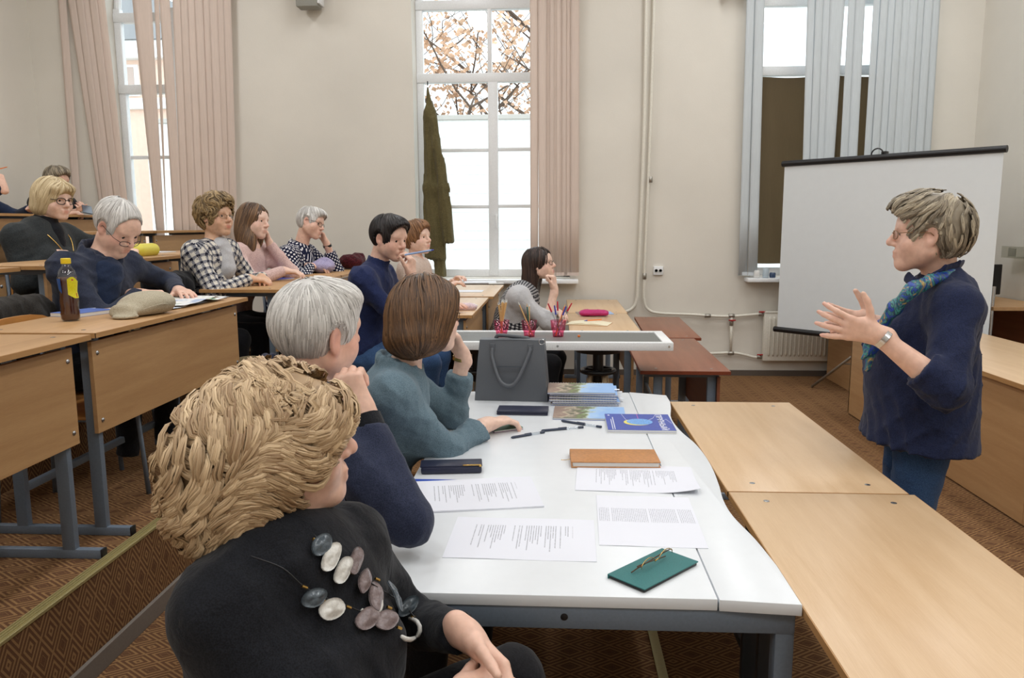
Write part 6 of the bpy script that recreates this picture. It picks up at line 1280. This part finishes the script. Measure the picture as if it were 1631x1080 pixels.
for k, (px, labc) in enumerate([(799, 'pink cup full of plain wooden pencils, left of three'), (843, 'pink cup with a few pencils, middle of three'), (889, 'pink cup with red and blue pens, right of three')]):
    c = on(px, 536, zb_); r = thing('pencil_cup', labc, 'cup', (c[0], c[1], zb_), 0, 'pink pencil cups on the framed board')
    MB().lathe([(.028, 0), (.029, .002), (.031, .03), (.037, .034), (.042, .088), (.040, .088), (.0355, .036), (.0295, .032), (.027, .004)], 20).build('cup_wall', PCUP, r, 2); MB().lathe([(.001, .0), (.027, .0), (.027, .003), (.001, .003)], 20).build('cup_base', PCUP, r)
    if k == 0: it = [(-.05, -.3, .2, TANW, None), (-.12, -.18, .19, TANW, None), (.02, -.1, .2, TANW, None), (.05, .1, .2, TANW, None), (.1, .05, .195, TANW, None), (.16, 0, .2, TANW, None), (.2, .1, .2, TANW, None)]
    elif k == 1: it = [(-.42, -.1, .2, TANW, None), (-.1, 0, .175, GRNP, None), (0, .1, .175, TANW, None)]
    else: it = [(-.42, -.1, .19, CLR, REDC), (-.18, .1, .165, CLR, BLUC), (-.03, 0, .185, CLR, REDC), (.3, .1, .18, ORNP, None), (.36, -.1, .17, CLR, BLUC), (.55, 0, .2, CLR, REDC)]
    nmz = ['leaning left', 'second from left', 'near the middle', 'just right of middle', 'right of middle', 'second from right', 'farthest right']
    for j, (dx, dy, L_, mt, cp_) in enumerate(it):
        what = 'plain wooden pencil' if mt is TANW else 'dark green pencil' if mt is GRNP else 'orange pen' if mt is ORNP else 'clear pen with %s cap' % ('red' if cp_ is REDC else 'blue')
        pencil(c[0] - dx * .045, c[1] - dy * .04, zb_ + .004, dx, dy, L_, mt, '%s, %s, in the %s pink cup' % (what, nmz[j if len(it) > 3 else j * 3], ['left', 'middle', 'right'][k]), 'pen' if mt in (CLR, ORNP) else 'pencil', cp_)
c = on(922, 537, zb_); tag(MB().lathe([(.001, 0), (.006, .001), (.008, .005), (.007, .01), (.002, .012)], 14).build('pen_stopper', ORNP, None, True, (c[0], c[1], zb_)), 'tiny orange pen stopper lying on the framed board', 'stopper')
# ------------------------------------------------------------------ things on the other desks
def nbk(px, py, z, rz, label, w=.2, h=.145, mats=(BLUEC, PAGES, COVER), th=.006, cat='booklet', grp='booklets handed out on the desks'):
    c = on(px, py, z); r = thing('booklet', label, cat, (c[0], c[1], z), rz, grp); bx(-w / 2, w / 2, -h / 2, h / 2, 0, .001).build('back_cover', mats[0], r); bx(-w / 2 + .001, w / 2 - .001, -h / 2 + .001, h / 2 - .001, .001, th - .001).build('pages', mats[1], r); bx(-w / 2, w / 2, -h / 2, h / 2, th - .001, th).build('front_cover', mats[2], r); return r
Z2 = 1.1432
nbk(133, 501, Z2, 1.3, 'thick booklet behind the tea bottle on the left desk', .2, .15, th=.016, mats=(BLUEC, PAGES, BLUEC)); nbk(148, 489, Z2, 1.5, 'white spiral notebook between the tea bottle and writing man', .2, .15, mats=(PAPER, PAGES, PAPER))
nbk(442, 445, Z2, 1.35, 'dark blue booklet in front of the checked jacket woman', .2, .15, mats=(BLUEC, PAGES, BLU)); nbk(476, 436, Z2, 1.5, 'blue booklet between the pink sweater and the lilac beret', .2, .15, mats=(BLUEC, PAGES, BLU)); nbk(556, 428, Z2, 1.4, 'light blue booklet right of the lilac beret', .2, .15)
nbk(452, 440, Z2 + .0065, 1.2, 'pale leaflet lying on the dark blue booklet', .12, .08, th=.003)
nbk(255, 402, 1.3282, 1.5, 'white leaflet beside the yellow pencil case', .2, .14, mats=(PAPER, PAGES, PAPER)); nbk(3, 375, 1.4832, 1.2, 'white paper pad on the fourth-row desk at the left edge', .2, .14, mats=(PAPER, PAGES, PAPER)).location = (-3.55, 4.78, 1.4832)
Z1 = .9803
nbk(765, 450, .9853, .1, 'white paper pad on the desk below the window', .3, .22, mats=(PAPER, PAGES, PAPER)); nbk(742, 464, .9853, .0, 'pale open leaflet on the desk below the window', .28, .2, mats=(PAPER, PAGES, PAPER), th=.003); nbk(735, 487, Z1, .3, 'pale booklet in front of the navy sweater man', .2, .14, mats=(PAPER, PAGES, PAPER))
nbk(790, 452, .9853, .2, 'dark notebook with pen at the desk end below the window', .14, .1, mats=(BLACKP, PAGES, PAGES))
c = on(741, 494, Z1); tag(sdf_obj(SDF().cap((-.06, 0, .02), (.06, 0, .02), .02, .018, sq=((0, 1, 0), 1.3)).cap((-.02, .0, .02), (.03, 0, .022), .024), 'pencil_case', M_plain('white_red_vinyl', srgb(214, 190, 196), .4, var=.3, scale=30), None, .006), 'small pale pencil case in front of the navy sweater man', 'pencil case').location = (c[0], c[1], Z1)
Z0 = .7803
c = on(938, 516, Z0); r = thing('open_notebook', 'open cream notebook with a pen on the light beech desk', 'notebook', (c[0], c[1], Z0), -.25)
CREAM = M_plain('cream_pages', srgb(236, 228, 200), .8); bx(-.16, .16, -.105, .105, 0, .002).build('cover', LEA, r)
for s_ in (-1, 1):
    vs = [(s_ * (.158 * i / 8), y_, .004 + .018 * math.sin(PI * min(1, .15 + .85 * i / 8)) ** 1.0 * (1 - i / 9)) for i in range(9) for y_ in (-.1, .1)]; vs += [(x_, y_, .002) for x_, y_, z_ in vs]
    MB().add(vs, [(2 * i, 2 * i + 2, 2 * i + 3, 2 * i + 1) for i in range(8)] + [(18 + 2 * i, 18 + 2 * i + 1, 18 + 2 * i + 3, 18 + 2 * i + 2) for i in range(8)] + [(2 * i, 18 + 2 * i, 20 + 2 * i, 2 * i + 2) for i in range(8)] + [(2 * i + 1, 2 * i + 3, 21 + 2 * i, 19 + 2 * i) for i in range(8)] + [(16, 34, 35, 17)]).build('page_block', CREAM, r, True)
r = thing('orange_pen', 'orange pen with blue cap lying on the open notebook', 'pen', (c[0] + .03, c[1] + .02, Z0 + .026), .5); MB().tube([(-.05, 0, 0), (.075, 0, 0)], .0045, 8).build('barrel', ORNP, r); MB().tube([(-.075, 0, 0), (-.05, 0, 0)], [.002, .005], 8).build('cap', BLUC, r)
nbk(947, 499, Z0, .1, 'light blue leaflet under the magenta pencil case', .3, .2, th=.004)
c = on(946, 503, Z0 + .004); tag(sdf_obj(SDF().cap((-.1, 0, .022), (.1, 0, .022), .022, .022, sq=((0, 1, 0), 2.2)).cap((-.07, .01, .025), (.08, -.01, .028), .024, .02, sq=((0, 1, 0), 1.6)), 'pencil_case', M_plain('magenta_vinyl', srgb(186, 34, 110), .4, var=.2, scale=40), None, .007, Wob(.004, 60, 2)), 'magenta zip pencil case on the light beech desk', 'pencil case').location = (c[0], c[1], Z0 + .0042)
c = on(226, 408, 1.3282); tag(sdf_obj(SDF().cap((0, -.09, .04), (0, .09, .04), .042, .042, sq=((1, 0, 0), 1.1)).cap((0, -.08, .03), (0, .08, .03), .035), 'pencil_case', M_plain('yellow_vinyl', srgb(226, 214, 84), .35), None, .008), 'bright yellow pencil case on a third-row desk', 'pencil case').location = (c[0], c[1] + .05, 1.3282)
# newspaper
def M_news():
    m, t, b = nt('newsprint'); v = coords(t); n = nd(t, 'ShaderNodeTexNoise'); n.inputs['Scale'].default_value = 11; n.inputs['Detail'].default_value = 2; t.links.new(v, n.inputs[0]); sp = nd(t, 'ShaderNodeSeparateXYZ'); t.links.new(v, sp.inputs[0])
    r_ = ramp(t, [(.34, srgb(120, 150, 170)), (.40, srgb(170, 190, 150)), (.45, srgb(232, 232, 230)), (.62, srgb(236, 236, 236)), (.68, srgb(176, 190, 214))]); t.links.new(n.outputs[0], r_.inputs[0])
    ln = mth(t, 'LESS_THAN', mth(t, 'FRACT', mth(t, 'MULTIPLY', sp.outputs[1], 160)), .3); mx = nd(t, 'ShaderNodeMix', data_type='RGBA', blend_type='MULTIPLY'); t.links.new(mth(t, 'MULTIPLY', ln, .22), mx.inputs[0]); t.links.new(r_.outputs[0], mx.inputs[6]); mx.inputs[7].default_value = (.3, .3, .35, 1); t.links.new(mx.outputs[2], b.inputs['Base Color']); b.inputs['Roughness'].default_value = .8; return m
NEWS = M_news(); r = thing('newspaper', 'open newspaper spread on the desk beside the flat cap', 'newspaper', (-1.86, 3.7, Z2), .0)
for k, (x0, x1, y0, y1, zz) in enumerate([(-.2, .12, -.3, .02, .002), (-.22, .1, .02, .33, .004), (-.18, .14, -.22, .2, .010)]):
    vs = []; n_ = 14
    for j in range(n_ + 1):
        for i in range(n_ + 1): u, v = i / n_, j / n_; vs.append((x0 + (x1 - x0) * u + .02 * v, y0 + (y1 - y0) * v, zz + .006 * abs(math.sin(3 * v + 2 * u + k)) + .010 * math.exp(-((v - .5) / .12) ** 2)))
    MB().add(vs, [(j * (n_ + 1) + i, j * (n_ + 1) + i + 1, (j + 1) * (n_ + 1) + i + 1, (j + 1) * (n_ + 1) + i) for j in range(n_) for i in range(n_)]).build('newspaper_sheet', NEWS, r, 2)
# flat cap
CAPM = M_fabric('linen_cap', srgb(186, 176, 154), srgb(158, 148, 126), 300, bmp=.15); c = on(205, 507, Z2); S = SDF()
S.cap((0, -.09, .03), (0, .10, .045), .03, .045, .03, sq=((1, 0, 0), 2.1)); S.ell((.0, .06, .05), (.10, .12, .048), None, .03); S.cap((.02, -.11, .012), (.02, -.15, .008), .012, .008, .02, sq=((1, 0, 0), 5)); S.plane((0, 0, -1), (0, 0, .002))
r = thing('flat_cap', 'beige linen flat cap lying on the desk beside the bottle', 'cap', (c[0] - .01, c[1] + .10, Z2), -.12); sdf_obj(S, 'crown', CAPM, r, .006, Wob(.003, 30, 4)); MB().tube(smooth_path([(.1, .1, .035), (.105, .0, .05), (.08, -.09, .035)]), .002, 5).build('seam', CAPM, r, 2)
# iced-tea bottle
BOTC = M_glass('clear_bottle', (.92, .93, .93), .1); c = on(113, 511, Z2); r = thing('tea_bottle', 'plastic tea bottle with yellow cap and yellow label', 'bottle', (c[0], c[1], Z2))
hb_ = at(113, 411, c[1])[2] - Z2; q = hb_ / .235
MB().lathe([(x_ * q, z_ * q) for x_, z_ in ((.026, 0), (.033, .006), (.034, .03), (.032, .055), (.034, .075), (.029, .11), (.033, .15), (.033, .165), (.028, .188), (.016, .205), (.013, .215), (.013, .222))], 24).build('bottle_body', BOTC, r, 2)
mt, t_, b_ = nt('dark_tea'); b_.inputs['Base Color'].default_value = rgba(srgb(70, 30, 16)); b_.inputs['Roughness'].default_value = .08
MB().lathe([(x_ * q * .955, z_ * q) for x_, z_ in ((.025, .003), (.032, .008), (.0335, .03), (.0315, .055), (.0335, .075), (.0285, .11), (.0325, .15), (.032, .165))], 24).build('tea', mt, r, 2)
MB().lathe([(x_ * q, z_ * q) for x_, z_ in ((.0165, .214), (.017, .216), (.017, .232), (.015, .2345))], 20).build('screw_cap', M_plain('yellow_cap', srgb(236, 206, 40), .35), r, True)
YLB = M_plain('yellow_label', srgb(214, 206, 30), .4, var=.1, scale=40); LBB = M_plain('blue_label', srgb(30, 80, 150), .4)
def lab(a0, a1, zf, mat, nm, par):
    vs = []; n_ = 14
    prof = lambda z: np.interp(z, [.075, .11, .15, .165], [.0347, .0297, .0337, .0337])
    for j in range(9):
        for i in range(n_ + 1):
            u = i / n_; z0_, z1_ = zf(u); z = z0_ + (z1_ - z0_) * j / 8; a_ = a0 + (a1 - a0) * u; vs.append((prof(z) * q * math.cos(a_) * 1.012, prof(z) * q * math.sin(a_) * 1.012, z * q))
    return MB().add(vs, [(j * (n_ + 1) + i, j * (n_ + 1) + i + 1, (j + 1) * (n_ + 1) + i + 1, (j + 1) * (n_ + 1) + i) for j in range(8) for i in range(n_)]).build(nm, mat, par, 2)
l1 = lab(-1.05, .35, lambda u: (.086 + .03 * max(0, .5 - u) , .15 + .016 * math.sin(PI * min(1, u + .15))), YLB, 'label', r); lab(-2.6, -1.75, lambda u: (.105 + .02 * (1 - u), .16), LBB, 'label', r); lab(-2.75, -2.5, lambda u: (.11, .165), YLB, 'label', r)
lab(-.1, .05, lambda u: (.09, .105), REDP, 'label_mark', l1).scale = (1.01, 1.01, 1); lab(-.62, -.42, lambda u: (.152, .158), M_plain('label_red', srgb(190, 70, 60), .4), 'label_mark', l1).scale = (1.01, 1.01, 1)
# beret, scarf, jackets, bags
LILAC = M_fabric('lilac_wool', srgb(176, 168, 200), srgb(150, 142, 176), 120, bmp=.5); c = on(520, 433, Z2); S = SDF().ell((0, 0, .05), (.1, .13, .055)).ell((.0, .05, .07), (.07, .07, .05), None, .03).cap((.02, -.04, .1), (.03, .0, .10), .012, .012, .02, op=-1)
tag(sdf_obj(S, 'beret', LILAC, None, .008, Wob(.010, 34, 6)), 'soft lilac beret on the desk before the polka dot woman', 'hat').location = (c[0] + .0, c[1] - .10, Z2)
MAR = M_fabric('maroon_mohair', srgb(84, 26, 34), srgb(46, 12, 18), 90, bmp=.6); c = at(563, 412, 6.75); S = SDF().ell((0, -.02, .06), (.1, .12, .06)).ell((.02, .07, .08), (.07, .07, .06), None, .03).ell((-.03, -.07, .07), (.08, .07, .06), None, .03)
tag(sdf_obj(S, 'scarf', MAR, None, .008, Wob(.016, 42, 7)), 'crumpled maroon scarf on the far desk by the wall', 'scarf').location = (c[0], c[1], Z2)
S = SDF().cap((0, -.18, .0), (0, .2, -.02), .06, .07, .04).cap((0, -.12, -.05), (-.02, -.14, -.35), .07, .09, .05, sq=((0, 1, 0), 1.4)).cap((0, .12, -.05), (0, .14, -.35), .07, .09, .05, sq=((0, 1, 0), 1.4)).cap((.05, .1, -.05), (.09, .16, -.3), .05, .04, .03)
c = at(268, 448, 4.42); tag(sdf_obj(S, 'draped_jacket', BLKT, None, .010, Wob(.014, 30, 8)), 'black jacket draped over a chair between the writing man and checked jacket', 'jacket').location = c
c = at(10, 492, 3.25); tag(sdf_obj(S, 'draped_jacket', M_fabric('dark_olive_coat', srgb(52, 48, 44), srgb(32, 30, 28), 200), None, .010, Wob(.012, 34, 9)), 'dark coat draped over a chair at the left edge', 'coat').location = c
KHA = M_fabric('khaki_canvas', srgb(128, 112, 82), srgb(96, 84, 60), 240); r = thing('canvas_bag', 'khaki canvas bag standing in the gap between the desks', 'bag', (-1.76, 4.30, .348))
sdf_obj(SDF().cap((0, 0, .12), (0, 0, .34), .11, .09, .04, sq=((1, 0, 0), 1.3)).ell((0, 0, .36), (.12, .1, .06), None, .03).plane((0, 0, -1), (0, 0, 0)), 'bag_body', KHA, r, .010, Wob(.008, 40, 3)); MB().tube(smooth_path([(.1, -.06, .36), (.17, -.1, .3), (.16, -.12, .15)]), .012, 6).build('strap', BLACKP, r, 2); bx(.15, .17, -.115, -.10, .27, .3, b=.003).build('buckle', CHROME, r, True)
# dark bags on the floor below the framed board
r = thing('black_bag', 'black bag with woven pattern on the floor under the framed board', 'bag', (.03, 4.75, 0)); sdf_obj(SDF().cap((-.1, 0, .12), (.14, .0, .2), .12, .11, .05, sq=((0, 1, 0), .8)).ell((0, 0, .1), (.24, .14, .1), None, .05).plane((0, 0, -1), (0, 0, 0)), 'bag_body', BLKT, r, .012, Wob(.01, 30, 5)); MB().tube(smooth_path([(-.1, -.1, .2), (0, -.14, .36), (.1, -.1, .26)]), .012, 6).build('strap', BLACKP, r, 2)
# olive coat hanging at the window
OLV = M_fabric('olive_coat_cloth', srgb(108, 98, 66), srgb(78, 72, 46), 200, bmp=.25); ty = 7.86
P_ = lambda px, py, dy=0: at(px, py, ty + dy); S = SDF()
S.cap(P_(681, 140), P_(686, 185), .012, .05, .03); S.cap(P_(685, 180), P_(690, 300), .05, .075, .05, sq=((1, 0, 0), 1.25)); S.cap(P_(690, 300), P_(694, 412), .08, .085, .05, sq=((1, 0, 0), 1.25), flat=True); S.cap(P_(696, 330), P_(702, 440), .06, .055, .04, flat=True)
S.cap(P_(690, 190, -.06), P_(706, 300, -.07), .035, .055, .03); S.cap(P_(706, 300, -.07), P_(715, 387, -.06), .058, .062, .03, flat=True)
r = thing('olive_coat', 'olive green coat hanging from a hook at the left of the middle window', 'coat', P_(690, 440) * V3(1, 1, 0) + V3(0, 0, .98)); o0 = np.array(r.location)
_w = Wob(.02, 60, 11, n=4, aniso=(1, .5, .05)); sdf_obj(S, 'coat_body', OLV, r, .011, _w, 1, False, o0)
MB().tube([P_(681, 130, .02) - o0, P_(681, 130, -.03) - o0, P_(681, 136, -.035) - o0], .006, 6).build('hanger_loop', BLACKP, r, 2)
# handheld things
q = bm_.hands['R']; p0, p1 = at(645, 406, 4.40), at(691, 398, 4.36); r = thing('ballpoint_pen', 'pale blue pen held by the man in navy fleece', 'pen', p0); d = p1 - p0; MB().tube([(0, 0, 0), tuple(d * .92)], .0055, 8).build('barrel', M_plain('pale_blue_plastic', srgb(150, 180, 226), .35), r, True); MB().tube([tuple(d * .92), tuple(d)], [.005, .002], 8).build('tip', BLUC, r, True)
p0 = bo.hands['R'][0] + V3(.01, -.0, -.005); r = thing('ballpoint_pen', 'silver pen in the hand of the writing man', 'pen', p0); MB().tube([(0, 0, -.02), (-.045, -.03, .085)], .0045, 8).build('barrel', CHROME, r, True); MB().tube([(0, 0, -.02), (.006, .004, -.034)], [.004, .001], 8).build('tip', GREYD, r, True)
p0 = at(139, 334, 6.72); r = thing('smartphone', 'grey smartphone held by the person in the back row', 'phone', p0, .6); r.rotation_euler = (.5, .2, .7); bx(-.04, .04, -.075, .075, -.004, .004, b=.003).build('phone_body', GREYD, r, True); bx(-.037, .037, -.07, .07, .0041, .0046).build('phone_screen', M_plain('phone_glass', srgb(70, 76, 90), .08), r)
p0 = at(2, 268, 5.97); r = thing('orange_pencil', 'orange pencil held by the person at the left edge', 'pencil', p0); MB().tube([(-.04, 0, -.01), (.045, 0, .008)], .004, 6).build('barrel', ORNP, r); MB().tube([(.045, 0, .008), (.058, 0, .0108)], [.004, .0007], 6).build('tip', TANW, r)
# ------------------------------------------------------------------ chairs
def seat_for(o, lab, rz=None, back=.02, hb=.80, zf=None):
    p = o.lg[0][0] * .5 + o.lg[1][0] * .5; z = o.org[2]; a_ = rz if rz is not None else 0.0
    return chair(p[0] - math.cos(a_) * back, p[1] - math.sin(a_) * back, z, a_, lab, hs=max(.3, p[2] - z - .105), hb=hb)
seat_for(fl_, 'plywood chair under the blonde woman in the foreground', .1, back=-.12, hb=.80); seat_for(wm, 'plywood chair under the white-haired man', .3, back=-.10, hb=.745); seat_for(tw, 'plywood chair under the woman in teal'); seat_for(bm_, 'plywood chair under the man in navy fleece'); seat_for(bw, 'plywood chair under the woman in beige cardigan'); seat_for(dw, 'plywood chair under the woman with long dark hair')
seat_for(bo, back=-.13, lab='plywood chair under the man in slate blazer'); seat_for(cw, back=-.13, lab='plywood chair under the woman in checked jacket'); seat_for(pg, back=-.13, lab='plywood chair under the young woman in pink'); seat_for(po, back=-.13, lab='plywood chair under the polka dot woman'); seat_for(bl, back=-.13, lab='plywood chair under the woman in charcoal cardigan'); seat_for(ph, 'plywood chair under the person with the phone'); seat_for(lb, 'plywood chair under the person at the left edge')
chair(-1.99, 3.02, .348, .0, 'empty plywood chair pushed against the desk with the bottle', hb=.81); chair(-3.12, 5.35, .53, 0.0, 'empty plywood chair behind the yellow pencil case', hb=.83); chair(-1.98, 1.9, .348, 0.05, 'empty plywood chair at the nearest left desk')
